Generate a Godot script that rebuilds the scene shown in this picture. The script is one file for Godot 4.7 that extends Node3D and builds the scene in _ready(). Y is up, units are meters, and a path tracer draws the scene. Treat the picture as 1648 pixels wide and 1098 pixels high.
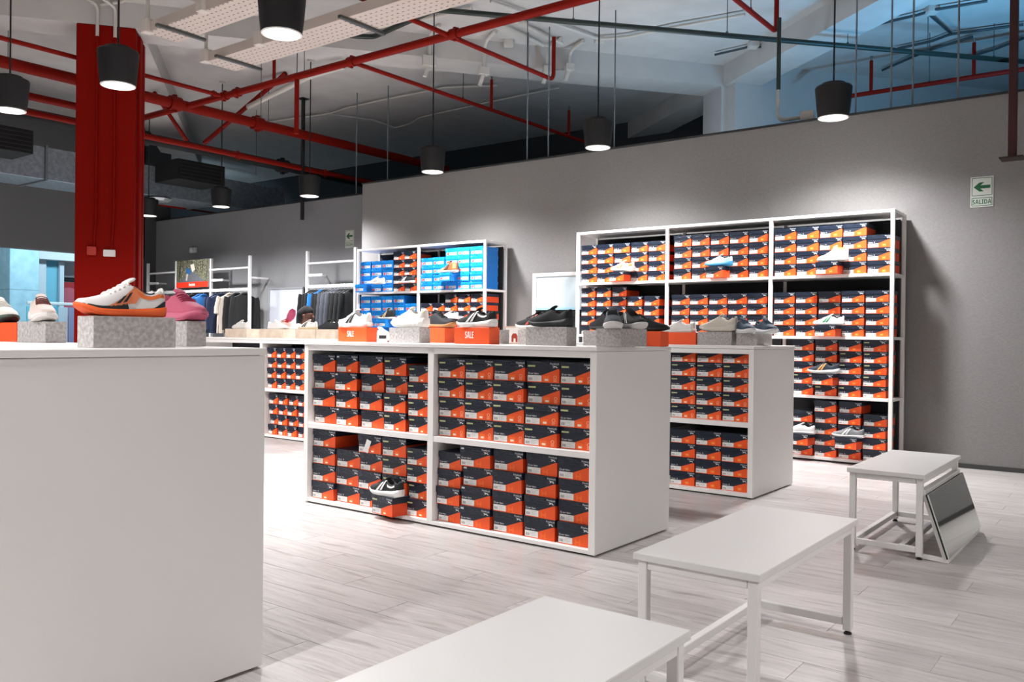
extends Node3D
# A shoe shop: white counters and wall shelves full of boxed shoes under an open concrete ceiling.
# The store runs along x (left is -x) and the long grey wall stands at z = WALL_Z. Units are metres.

const TOP := 1.1
const WALL_Z := -8.72
const CEIL := 5.03
const PIPE_Y := 4.39
const ORD := ["first", "second", "third", "fourth", "fifth", "sixth", "seventh", "eighth", "ninth", "tenth", "eleventh", "twelfth", "thirteenth", "fourteenth", "fifteenth"]
var names := {}
var mats := {}
var cache := {}
var rng := RandomNumberGenerator.new()
var D1 := Vector3(0.606, 0, -0.7955)
var D2 := Vector3(-0.7955, 0, -0.606)

# ---------------------------------------------------------------- nodes
func numbered(called: String) -> String:
	var c: int = names.get(called, 0)
	names[called] = c + 1
	return called if c == 0 else "%s_%03d" % [called, c]

func tag(o: Node, label: String, category: String, group := "", kind := "") -> Node:
	if label: o.set_meta("label", label)
	if category: o.set_meta("category", category)
	if group: o.set_meta("group", group)
	if kind: o.set_meta("kind", kind)
	return o

func thing(called: String, label: String, category: String, at := Vector3.ZERO, turn := 0.0, group := "") -> Node3D:
	var o := Node3D.new()
	o.name = numbered(called)
	add_child(o)
	o.position = at
	o.rotation.y = turn
	tag(o, label, category, group)
	return o

func part(parent: Node, called: String, mesh: Mesh, m: Material, at := Vector3.ZERO, rot := Vector3.ZERO, label := "") -> MeshInstance3D:
	var o := MeshInstance3D.new()
	o.name = called
	o.mesh = mesh
	if m: o.material_override = m
	parent.add_child(o, true)
	o.position = at
	o.rotation = rot
	if label: o.set_meta("label", label)
	return o

func structure(called: String, mesh: Mesh, m: Material, at := Vector3.ZERO, turn := 0.0) -> MeshInstance3D:
	var o := part(self, numbered(called), mesh, m, at, Vector3(0, turn, 0))
	o.set_meta("kind", "structure")
	return o

# ---------------------------------------------------------------- materials
func mat(c: Color, rough := 0.6, metal := 0.0) -> StandardMaterial3D:
	var key := "%s_%.2f_%.2f" % [c.to_html(), rough, metal]
	if not mats.has(key):
		var m := StandardMaterial3D.new()
		m.albedo_color = c
		m.roughness = rough
		m.metallic = metal
		mats[key] = m
	return mats[key]

func hexm(h: String, rough := 0.6, metal := 0.0) -> StandardMaterial3D:
	return mat(Color.html(h), rough, metal)

func glow(c: Color, energy: float) -> StandardMaterial3D:
	var m := StandardMaterial3D.new()
	m.albedo_color = Color(0.9, 0.9, 0.9)
	m.emission_enabled = true
	m.emission = c
	m.emission_energy_multiplier = energy
	return m

func noise_tex(freq: float, c0: Color, c1: Color, size := 512, oct := 4, sd := 1, normal := false, bump := 4.0) -> NoiseTexture2D:
	var n := FastNoiseLite.new()
	n.seed = sd
	n.noise_type = FastNoiseLite.TYPE_SIMPLEX_SMOOTH
	n.frequency = freq
	n.fractal_octaves = oct
	var t := NoiseTexture2D.new()
	t.width = size
	t.height = size
	t.seamless = true
	t.noise = n
	if normal:
		t.as_normal_map = true
		t.bump_strength = bump
	else:
		var g := Gradient.new()
		g.set_color(0, c0)
		g.set_color(1, c1)
		t.color_ramp = g
	return t

func surface_mat(c0: Color, c1: Color, freq: float, scale: float, rough: float, bump := 0.0, sd := 1, metal := 0.0) -> StandardMaterial3D:
	var m := StandardMaterial3D.new()
	m.albedo_texture = noise_tex(freq, c0, c1, 512, 5, sd)
	m.uv1_triplanar = true
	m.uv1_world_triplanar = true
	m.uv1_scale = Vector3.ONE * scale
	m.roughness = rough
	m.metallic = metal
	if bump > 0.0:
		m.normal_enabled = true
		m.normal_texture = noise_tex(freq * 2.0, c0, c1, 512, 5, sd + 7, true, bump)
	return m

# ---------------------------------------------------------------- mesh code
func start(group := -1) -> SurfaceTool:
	var st := SurfaceTool.new()
	st.begin(Mesh.PRIMITIVE_TRIANGLES)
	st.set_smooth_group(group)
	return st

func done(st: SurfaceTool) -> ArrayMesh:
	st.generate_normals()
	return st.commit()

func tri(st: SurfaceTool, a: Vector3, b: Vector3, c: Vector3, n: Vector3) -> void:
	if (c - a).cross(b - a).dot(n) < 0.0:
		var t := b
		b = c
		c = t
	for p in [a, b, c]: st.add_vertex(p)

func quad(st: SurfaceTool, a: Vector3, b: Vector3, c: Vector3, d: Vector3, n: Vector3) -> void:
	tri(st, a, b, c, n)
	tri(st, a, c, d, n)

func put_box(st: SurfaceTool, s: Vector3, b := 0.0, xf := Transform3D.IDENTITY) -> void:
	# a box with chamfered edges, centred on the transform
	var h := s / 2.0
	b = minf(b, minf(h.x, minf(h.y, h.z)) * 0.9)
	var v := func(sx: int, sy: int, sz: int, ax: int) -> Vector3:
		var p := Vector3(h.x * sx, h.y * sy, h.z * sz)
		for k in 3:
			if k != ax: p[k] -= signf(p[k]) * b
		return xf * p
	for ax in 3:
		var u := (ax + 1) % 3
		var w := (ax + 2) % 3
		for sg in [-1, 1]:
			var q := []
			for e in [[-1, -1], [1, -1], [1, 1], [-1, 1]]:
				var k := [0, 0, 0]
				k[ax] = sg
				k[u] = e[0]
				k[w] = e[1]
				q.append(v.call(k[0], k[1], k[2], ax))
			var n := Vector3.ZERO
			n[ax] = sg
			quad(st, q[0], q[1], q[2], q[3], xf.basis * n)
	if b <= 0.0: return
	for ax in 3:
		var u := (ax + 1) % 3
		var w := (ax + 2) % 3
		for su in [-1, 1]:
			for sw in [-1, 1]:
				var q := []
				for e in [[-1, u], [1, u], [1, w], [-1, w]]:
					var k := [0, 0, 0]
					k[ax] = e[0]
					k[u] = su
					k[w] = sw
					q.append(v.call(k[0], k[1], k[2], e[1]))
				var n := Vector3.ZERO
				n[u] = su
				n[w] = sw
				quad(st, q[0], q[1], q[2], q[3], xf.basis * n)
	for sx in [-1, 1]:
		for sy in [-1, 1]:
			for sz in [-1, 1]:
				tri(st, v.call(sx, sy, sz, 0), v.call(sx, sy, sz, 1), v.call(sx, sy, sz, 2), xf.basis * Vector3(sx, sy, sz))

func box(x: float, y: float, z: float, b := 0.002) -> ArrayMesh:
	var key := "box %.4f %.4f %.4f %.4f" % [x, y, z, b]
	if not cache.has(key):
		var st := start()
		put_box(st, Vector3(x, y, z), b)
		cache[key] = done(st)
	return cache[key]

func bar(a: Vector3, b: Vector3, w: float, h: float, bev := 0.001) -> ArrayMesh:
	var st := start()
	put_bar(st, a, b, w, h, bev)
	return done(st)

func put_bar(st: SurfaceTool, a: Vector3, b: Vector3, w: float, h: float, bev := 0.001) -> void:
	var d := (b - a).normalized()
	var up := Vector3.UP if absf(d.y) < 0.95 else Vector3.RIGHT
	var side := d.cross(up).normalized()
	up = side.cross(d).normalized()
	put_box(st, Vector3(w, h, (b - a).length()), bev, Transform3D(Basis(side, up, -d), (a + b) / 2.0))

func fillet(p: Array, r: float, n := 5) -> Array:
	var out := [p[0]]
	for i in range(1, p.size() - 1):
		var a: Vector3 = p[i - 1]
		var b: Vector3 = p[i]
		var c: Vector3 = p[i + 1]
		var da := minf(r, (a - b).length() * 0.48)
		var dc := minf(r, (c - b).length() * 0.48)
		var q0 := b + (a - b).normalized() * da
		var q1 := b + (c - b).normalized() * dc
		for k in n + 1:
			var t := float(k) / n
			out.append(q0.lerp(b, t).lerp(b.lerp(q1, t), t))
	out.append(p[-1])
	return out

func put_tube(st: SurfaceTool, p: Array, r: Variant, sides := 10, flat := 1.0) -> void:
	# a swept round tube; r is a number or one radius per point
	var rings := []
	var side := Vector3.ZERO
	for i in p.size():
		var d: Vector3 = ((p[mini(i + 1, p.size() - 1)] as Vector3) - (p[maxi(i - 1, 0)] as Vector3)).normalized()
		if side == Vector3.ZERO:
			side = d.cross(Vector3.UP if absf(d.y) < 0.9 else Vector3.RIGHT).normalized()
		else:
			side = (side - d * side.dot(d)).normalized()
		var up := side.cross(d)
		var rr: float = r[i] if r is Array else r
		var ring := []
		for k in sides:
			var a := TAU * k / sides
			ring.append((p[i] as Vector3) + (side * cos(a) + up * sin(a) * flat) * rr)
		rings.append(ring)
	st.set_smooth_group(0)
	for i in rings.size() - 1:
		for k in sides:
			var j := (k + 1) % sides
			var n: Vector3 = (rings[i][k] + rings[i][j] + rings[i + 1][k] + rings[i + 1][j]) / 4.0 - ((p[i] as Vector3) + (p[i + 1] as Vector3)) / 2.0
			quad(st, rings[i][k], rings[i][j], rings[i + 1][j], rings[i + 1][k], n)
	st.set_smooth_group(-1)
	for e in [0, rings.size() - 1]:
		var n: Vector3 = (p[0] - p[1]) if e == 0 else (p[-1] - p[-2])
		for k in range(1, sides - 1): tri(st, rings[e][0], rings[e][k], rings[e][k + 1], n)

func tube(p: Array, r: Variant, sides := 10) -> ArrayMesh:
	var st := start()
	put_tube(st, p, r, sides)
	return done(st)

func lathe(prof: Array, segs := 32, sharp := true) -> ArrayMesh:
	var st := start(0)
	for i in prof.size() - 1:
		st.set_smooth_group(i + 1 if sharp else 0)
		var a: Vector2 = prof[i]
		var b: Vector2 = prof[i + 1]
		var nn := Vector2(b.y - a.y, a.x - b.x)
		for k in segs:
			var t0 := TAU * k / segs
			var t1 := TAU * (k + 1) / segs
			var tm := (t0 + t1) / 2.0
			var f := func(v: Vector2, t: float) -> Vector3: return Vector3(v.x * cos(t), v.y, v.x * sin(t))
			var n := Vector3(nn.x * cos(tm), nn.y, nn.x * sin(tm))
			if a.x > 1e-6: tri(st, f.call(a, t0), f.call(a, t1), f.call(b, t1), n)
			if b.x > 1e-6: tri(st, f.call(a, t0), f.call(b, t0), f.call(b, t1), n)
	return done(st)

func extrude(poly: Array, depth: float) -> ArrayMesh:
	# a polygon in x and y with its front at z = depth / 2
	var st := start()
	var pp := PackedVector2Array(poly)
	var idx := Geometry2D.triangulate_polygon(pp)
	for i in range(0, idx.size(), 3):
		for s in [-1, 1]:
			var q := []
			for k in 3: q.append(Vector3(pp[idx[i + k]].x, pp[idx[i + k]].y, depth / 2 * s))
			tri(st, q[0], q[1], q[2], Vector3(0, 0, s))
	var ccw := not Geometry2D.is_polygon_clockwise(pp)
	for i in pp.size():
		var a := pp[i]
		var b := pp[(i + 1) % pp.size()]
		var n := Vector3(b.y - a.y, a.x - b.x, 0) * (1 if ccw else -1)
		quad(st, Vector3(a.x, a.y, -depth / 2), Vector3(b.x, b.y, -depth / 2), Vector3(b.x, b.y, depth / 2), Vector3(a.x, a.y, depth / 2), n)
	return done(st)

func lettering(t: String, height: float, depth := 0.002, squeeze := 1.0, weight := 700) -> ArrayMesh:
	# a TextMesh turned into plain geometry so that it can be squeezed
	var f := SystemFont.new()
	f.font_names = PackedStringArray(["Droid Sans"])
	f.font_weight = weight
	var tm := TextMesh.new()
	tm.text = t
	tm.font = f
	tm.font_size = 64
	tm.pixel_size = height / 47.0
	tm.depth = depth
	tm.curve_step = 2.0
	var src := tm.get_mesh_arrays()
	var pos: PackedVector3Array = src[Mesh.ARRAY_VERTEX]
	for i in pos.size(): pos[i].x *= squeeze
	var lo := INF
	var hi := -INF
	for v in pos:
		lo = minf(lo, v.y)
		hi = maxf(hi, v.y)
	for i in pos.size(): pos[i].y -= (lo + hi) / 2.0
	var a := []
	a.resize(Mesh.ARRAY_MAX)
	a[Mesh.ARRAY_VERTEX] = pos
	a[Mesh.ARRAY_NORMAL] = src[Mesh.ARRAY_NORMAL]
	a[Mesh.ARRAY_INDEX] = src[Mesh.ARRAY_INDEX]
	var m := ArrayMesh.new()
	m.add_surface_from_arrays(Mesh.PRIMITIVE_TRIANGLES, a)
	return m

# ---------------------------------------------------------------- printed textures
const GLYPH := {"A": [126, 17, 17, 17, 126], "E": [127, 73, 73, 73, 65], "K": [127, 8, 20, 34, 65], "M": [127, 2, 12, 2, 127], "R": [127, 9, 25, 41, 70], "T": [1, 1, 127, 1, 1], "N": [127, 4, 8, 16, 127], "O": [62, 65, 65, 65, 62], "S": [70, 73, 73, 73, 49], "a": [32, 84, 84, 84, 120], "b": [127, 72, 68, 68, 56], "e": [56, 84, 84, 84, 24], "o": [56, 68, 68, 68, 56], "k": [127, 16, 40, 68, 0], "n": [124, 8, 4, 4, 120], "r": [124, 8, 4, 4, 8], "g": [12, 82, 82, 82, 62]}

func ink(img: Image, t: String, x: int, y: int, s: int, c: Color) -> void:
	for ch in t:
		if GLYPH.has(ch):
			for k in 5:
				for b in 7:
					if (int(GLYPH[ch][k]) >> b) & 1: img.fill_rect(Rect2i(x + k * s, y + b * s, s, s), c)
		x += 6 * s

func shape(img: Image, poly: Array, c: Color) -> void:
	var pp := PackedVector2Array(poly)
	var lo := pp[0]
	var hi := pp[0]
	for v in pp:
		lo = lo.min(v)
		hi = hi.max(v)
	for y in range(maxi(0, int(lo.y)), mini(img.get_height() - 1, int(hi.y)) + 1):
		for x in range(maxi(0, int(lo.x)), mini(img.get_width() - 1, int(hi.x)) + 1):
			if Geometry2D.is_point_in_polygon(Vector2(x + 0.5, y + 0.5), pp): img.set_pixel(x, y, c)

func print_mat(img: Image, rough: float) -> StandardMaterial3D:
	img.generate_mipmaps()
	var m := StandardMaterial3D.new()
	m.albedo_texture = ImageTexture.create_from_image(img)
	m.roughness = rough
	return m

const NAVY := Color(0.085, 0.125, 0.185)
const ORANGE := Color(0.94, 0.34, 0.10)
const WHITE := Color(0.9, 0.9, 0.89)
const BLUE := Color(0.08, 0.53, 0.87)

func mark(img: Image, x: float, y: float, s: float, c: Color) -> void:
	# the slanting two-stroke mark under the maker's word
	shape(img, [Vector2(x, y), Vector2(x + 26 * s, y + 5 * s), Vector2(x + 44 * s, y - 2 * s), Vector2(x + 20 * s, y + 14 * s), Vector2(x + 12 * s, y + 9 * s)], c)
	shape(img, [Vector2(x + 4 * s, y + 20 * s), Vector2(x + 14 * s, y + 12 * s), Vector2(x + 24 * s, y + 15 * s)], c)
	shape(img, [Vector2(x + 26 * s, y + 12 * s), Vector2(x + 33 * s, y + 8 * s), Vector2(x + 46 * s, y + 16 * s), Vector2(x + 38 * s, y + 20 * s)], c)

func body_print(kind: String, variant: int) -> StandardMaterial3D:
	var key := "body print %s %d" % [kind, variant]
	if mats.has(key): return mats[key]
	var img := Image.create(256, 112, false, Image.FORMAT_RGB8)
	if kind == "blue":
		img.fill(BLUE)
		img.fill_rect(Rect2i(100, 34, 138, 52), WHITE)
		for k in 9: img.fill_rect(Rect2i(110 + k * 5, 46, 2 + (k * 7) % 3, 30), Color(0.3, 0.33, 0.36))
		for k in 3: img.fill_rect(Rect2i(166, 46 + k * 11, 60 - k * 12, 4), Color(0.55, 0.56, 0.58))
		img.fill_rect(Rect2i(22, 36, 58, 48), Color(0.92, 0.72, 0.68))
		shape(img, [Vector2(28, 44), Vector2(62, 38), Vector2(76, 60), Vector2(56, 82), Vector2(30, 76)], Color(0.86, 0.2, 0.15))
		if variant == 1: ink(img, "R", 44, 52, 2, WHITE)
	else:
		img.fill(NAVY)
		shape(img, [Vector2(0, 106), Vector2(118, 106), Vector2(118, 58), Vector2(256, 2), Vector2(256, 112), Vector2(0, 112)], ORANGE)
		img.fill_rect(Rect2i(5, 60, 112, 46), WHITE)
		for k in 8: img.fill_rect(Rect2i(12 + k * 4, 78, 1 + (k * 5) % 3, 20), Color(0.4, 0.4, 0.42))
		for k in 4: img.fill_rect(Rect2i(52, 68 + k * 9, 54 - (k * 17) % 30, 3), Color(0.76, 0.76, 0.76))
		ink(img, "Energen" if variant % 2 == 0 else "Nano R", 10, 38, 2, WHITE)
		var pale := Color(0.98, 0.42, 0.13)
		if variant == 0:
			img.fill_rect(Rect2i(138, 62, 10, 44), pale)
			img.fill_rect(Rect2i(170, 62, 10, 44), pale)
			img.fill_rect(Rect2i(138, 78, 42, 12), pale)
		elif variant == 1:
			shape(img, [Vector2(132, 66), Vector2(184, 60), Vector2(186, 106), Vector2(132, 106)], pale)
			img.fill_rect(Rect2i(146, 86, 28, 14), Color(0.98, 0.9, 0.8))
		elif variant == 2:
			shape(img, [Vector2(128, 62), Vector2(180, 62), Vector2(180, 106), Vector2(128, 106)], pale)
			img.fill_rect(Rect2i(142, 84, 28, 15), Color(0.98, 0.92, 0.85))
			for a in 16: img.fill_rect(Rect2i(int(222 + cos(a * TAU / 16) * 11), int(68 + sin(a * TAU / 16) * 11), 4, 4), Color(0.98, 0.75, 0.6))
			for k in 3: img.fill_rect(Rect2i(210, 86 + k * 7, 26, 3), Color(0.98, 0.72, 0.58))
		else:
			shape(img, [Vector2(150, 64), Vector2(196, 58), Vector2(204, 98), Vector2(156, 106)], pale)
			img.fill_rect(Rect2i(164, 74, 26, 16), Color(0.99, 0.62, 0.3))
	mats[key] = print_mat(img, 0.5)
	return mats[key]

func lid_print(kind: String, variant: int) -> StandardMaterial3D:
	var key := "lid print %s %d" % [kind, variant]
	if mats.has(key): return mats[key]
	var img := Image.create(256, 56, false, Image.FORMAT_RGB8)
	img.fill(BLUE if kind == "blue" else NAVY)
	shape(img, [Vector2(116, 0), Vector2(142, 0), Vector2(140, 7), Vector2(134, 12), Vector2(124, 12), Vector2(118, 7)], Color(0.01, 0.012, 0.016))
	if kind == "blue":
		img.fill_rect(Rect2i(14, 18, 30, 7), Color(0.6, 0.8, 0.93))
	else:
		ink(img, "Reebok", 186, 10, 2, WHITE)
		mark(img, 198, 30, 1.0, WHITE)
		if variant == 1: img.fill_rect(Rect2i(12, 32, 58, 13), Color(0.76, 0.78, 0.55))
		if variant == 2: img.fill_rect(Rect2i(10, 12, 26, 14), Color(0.78, 0.8, 0.8))
	mats[key] = print_mat(img, 0.34)
	if kind != "blue":
		var m: StandardMaterial3D = mats[key]
		m.normal_enabled = true
		m.normal_texture = crumple()
		m.uv1_scale = Vector3.ONE
	return mats[key]

func crumple() -> Texture2D:
	if not cache.has("crumple"): cache["crumple"] = noise_tex(0.012, Color.BLACK, Color.WHITE, 256, 2, 31, true, 9.0)
	return cache["crumple"]

func printed_box(w: float, h: float, d: float, front: Material, rest: Material) -> ArrayMesh:
	# base at y = 0, front at z = 0, going back along -z; the front carries the print
	var st := SurfaceTool.new()
	st.begin(Mesh.PRIMITIVE_TRIANGLES)
	st.set_smooth_group(-1)
	var q := [Vector3(-w / 2, 0, 0), Vector3(-w / 2, h, 0), Vector3(w / 2, h, 0), Vector3(w / 2, 0, 0)]
	var uv := [Vector2(0, 1), Vector2(0, 0), Vector2(1, 0), Vector2(1, 1)]
	for i in [0, 1, 2, 0, 2, 3]:
		st.set_uv(uv[i])
		st.add_vertex(q[i])
	st.generate_normals()
	st.generate_tangents()
	var m := st.commit()
	var s2 := start()
	var x := w / 2
	for f in [[Vector3(x, 0, 0), Vector3(x, h, 0), Vector3(x, h, -d), Vector3(x, 0, -d), Vector3.RIGHT], [Vector3(-x, 0, 0), Vector3(-x, h, 0), Vector3(-x, h, -d), Vector3(-x, 0, -d), Vector3.LEFT], [Vector3(-x, h, 0), Vector3(x, h, 0), Vector3(x, h, -d), Vector3(-x, h, -d), Vector3.UP], [Vector3(-x, 0, 0), Vector3(x, 0, 0), Vector3(x, 0, -d), Vector3(-x, 0, -d), Vector3.DOWN], [Vector3(-x, 0, -d), Vector3(x, 0, -d), Vector3(x, h, -d), Vector3(-x, h, -d), Vector3.FORWARD]]:
		quad(s2, f[0], f[1], f[2], f[3], f[4])
	s2.generate_normals()
	s2.commit(m)
	m.surface_set_material(0, front)
	m.surface_set_material(1, rest)
	return m

const BOX_SIZES := [[0.198, 0.1155, 0.30], [0.212, 0.1165, 0.31], [0.226, 0.1165, 0.32], [0.184, 0.104, 0.29], [0.214, 0.128, 0.32], [0.205, 0.1055, 0.31], [0.158, 0.112, 0.28]]

func shoebox(kind: String, size: int, variant: int, lidv: int, at: Vector3, turn: float, label: String, group: String) -> Node3D:
	# at is the middle of the lower front edge
	var s: Array = BOX_SIZES[size]
	var t := thing("shoe_box", label, "shoe box", at, turn, group)
	var kb := "shoebox body %s %d %d" % [kind, size, variant]
	if not cache.has(kb): cache[kb] = printed_box(s[0] - 0.006, s[1] * 0.7, s[2] - 0.006, body_print(kind, variant), hexm("1277cc", 0.55) if kind == "blue" else hexm("dd4514", 0.55))
	var kl := "shoebox lid %s %d %d" % [kind, size, lidv]
	if not cache.has(kl): cache[kl] = printed_box(s[0], s[1] * 0.34, s[2], lid_print(kind, lidv), hexm("1277cc", 0.45) if kind == "blue" else mat(NAVY, 0.4))
	part(t, "body", cache[kb], null, Vector3(0, 0, -0.003))
	part(t, "lid", cache[kl], null, Vector3(0, s[1] * 0.66, 0))
	return t

# ---------------------------------------------------------------- floor
func wood_tex() -> ImageTexture:
	var img := Image.create(1024, 768, false, Image.FORMAT_RGB8)
	var n := FastNoiseLite.new()
	n.seed = 5
	n.noise_type = FastNoiseLite.TYPE_SIMPLEX_SMOOTH
	n.frequency = 1.0
	n.fractal_octaves = 3
	var a := Color(0.80, 0.78, 0.77)
	var b := Color(0.55, 0.525, 0.51)
	for y in 768:
		var tone := [0.0, 0.06, -0.03, 0.1, 0.03, -0.05][y / 128] as float
		for x in 1024:
			var u := x / 1024.0 * 2.4
			var v := y / 768.0 * 1.15
			var warp := n.get_noise_2d(u * 1.3, v * 3.0 + 7.0) * 0.03
			var g := n.get_noise_2d(u * 1.1, (v + warp) * 26.0) * 0.2 + n.get_noise_2d(u * 5.0 + 50.0, (v + warp) * 120.0) * 0.16
			var s := n.get_noise_2d(u * 1.7 + 90.0, (v + warp) * 15.0)
			g += maxf(0.0, s - 0.22) * 1.0
			var f := n.get_noise_2d(u * 14.0 + 20.0, (v + warp) * 60.0 + 40.0)
			g += maxf(0.0, f - 0.35) * 0.6
			img.set_pixel(x, y, a.lerp(b, clampf(0.26 + tone + g, 0.0, 1.0)))
	img.generate_mipmaps()
	return ImageTexture.create_from_image(img)

func plank_mesh(len: float, wid: float, u0: float, row: int) -> ArrayMesh:
	# a board with eased edges; the grain runs along x, uv in texture space
	var st := start()
	var e := 0.0016
	var x := len / 2
	var z := wid / 2
	var top := [Vector3(-x + e, 0, -z + e), Vector3(x - e, 0, -z + e), Vector3(x - e, 0, z - e), Vector3(-x + e, 0, z - e)]
	var low := [Vector3(-x, -0.0035, -z), Vector3(x, -0.0035, -z), Vector3(x, -0.0035, z), Vector3(-x, -0.0035, z)]
	var uv := func(p: Vector3) -> Vector2: return Vector2(u0 + (p.x + x) / 2.4, (row + 0.04 + 0.92 * (p.z + z) / wid) / 6.0)
	for f in [[top[0], top[1], top[2], top[3]], [top[0], top[1], low[1], low[0]], [top[1], top[2], low[2], low[1]], [top[2], top[3], low[3], low[2]], [top[3], top[0], low[0], low[3]]]:
		for i in [[0, 1, 2], [0, 2, 3]]:
			var q := [f[i[0]], f[i[1]], f[i[2]]]
			if (q[2] - q[0]).cross(q[1] - q[0]).y < 0.0: q = [q[0], q[2], q[1]]
			for p in q:
				st.set_uv(uv.call(p))
				st.add_vertex(p)
	return done(st)

func build_floor() -> void:
	var wood := StandardMaterial3D.new()
	wood.albedo_texture = wood_tex()
	wood.roughness = 0.36
	wood.metallic_specular = 0.5
	var slab := structure("floor", box(34, 0.2, 30, 0), hexm("8d8782", 0.7), Vector3(-10, -0.1035, -3))
	var variants := []
	for k in 18: variants.append(plank_mesh(1.2, 0.192, (k / 6) * 0.17, k % 6))
	var spots := []
	for r in 48:
		var z := 0.1 - r * 0.192
		var off := fposmod(r * 0.413, 1.2)
		for c in 11:
			var x := 1.4 - off - c * 1.2
			var d := Vector2(x, z).length()
			var ang := rad_to_deg(atan2(-x, -z)) - 37.2
			if z < -0.2 and absf(ang) < 40.0 and d > 1.8 and z > -8.7: spots.append([d, x, z])
	spots.sort_custom(func(p, q): return p[0] < q[0])
	var rest := start()
	var rnd := RandomNumberGenerator.new()
	rnd.seed = 11
	for i in spots.size():
		var s: Array = spots[i]
		var v := rnd.randi_range(0, 17)
		var flip := PI if rnd.randf() < 0.5 else 0.0
		if i < 300:
			part(slab, "plank", variants[v], wood, Vector3(s[1] + 10.0, 0.1035, s[2] + 3.0), Vector3(0, flip, 0))
		else:
			rest.append_from(variants[v], 0, Transform3D(Basis(Vector3.UP, flip), Vector3(s[1] + 10.0, 0.1035, s[2] + 3.0)))
	for x in range(-26, 4):
		for r in 14:
			# the rest of the shop floor in wider sheets of the same boards
			var c := Vector3(x + 10.5, 0.1015, 8.5 - r * 1.15)
			rest.append_from(floor_sheet(), 0, Transform3D(Basis.IDENTITY, c))
	var o := part(slab, "far_planks", rest.commit(), wood)
	o.set_meta("kind", "stuff")

func floor_sheet() -> ArrayMesh:
	if not cache.has("sheet"):
		var st := start()
		for i in [0, 1, 2, 0, 2, 3]:
			var p: Vector3 = [Vector3(-0.5, 0, -0.575), Vector3(0.5, 0, -0.575), Vector3(0.5, 0, 0.575), Vector3(-0.5, 0, 0.575)][i]
			st.set_uv(Vector2(p.x + 0.5, (p.z + 0.575) / 1.15))
			st.add_vertex(p)
		cache["sheet"] = done(st)
	return cache["sheet"]

# ---------------------------------------------------------------- shoes
func kp(a: Array, u: float) -> float:
	# smooth value through key points [u, value]
	if u <= a[0][0]: return a[0][1]
	for i in range(1, a.size()):
		if u <= a[i][0]:
			var t: float = (u - a[i - 1][0]) / (a[i][0] - a[i - 1][0])
			var p0: float = a[maxi(i - 2, 0)][1]
			var p3: float = a[mini(i + 1, a.size() - 1)][1]
			return lerpf(cubic_interpolate(a[i - 1][1], a[i][1], p0, p3, t), lerpf(a[i - 1][1], a[i][1], t), 0.45)
	return a[-1][1]

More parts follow.
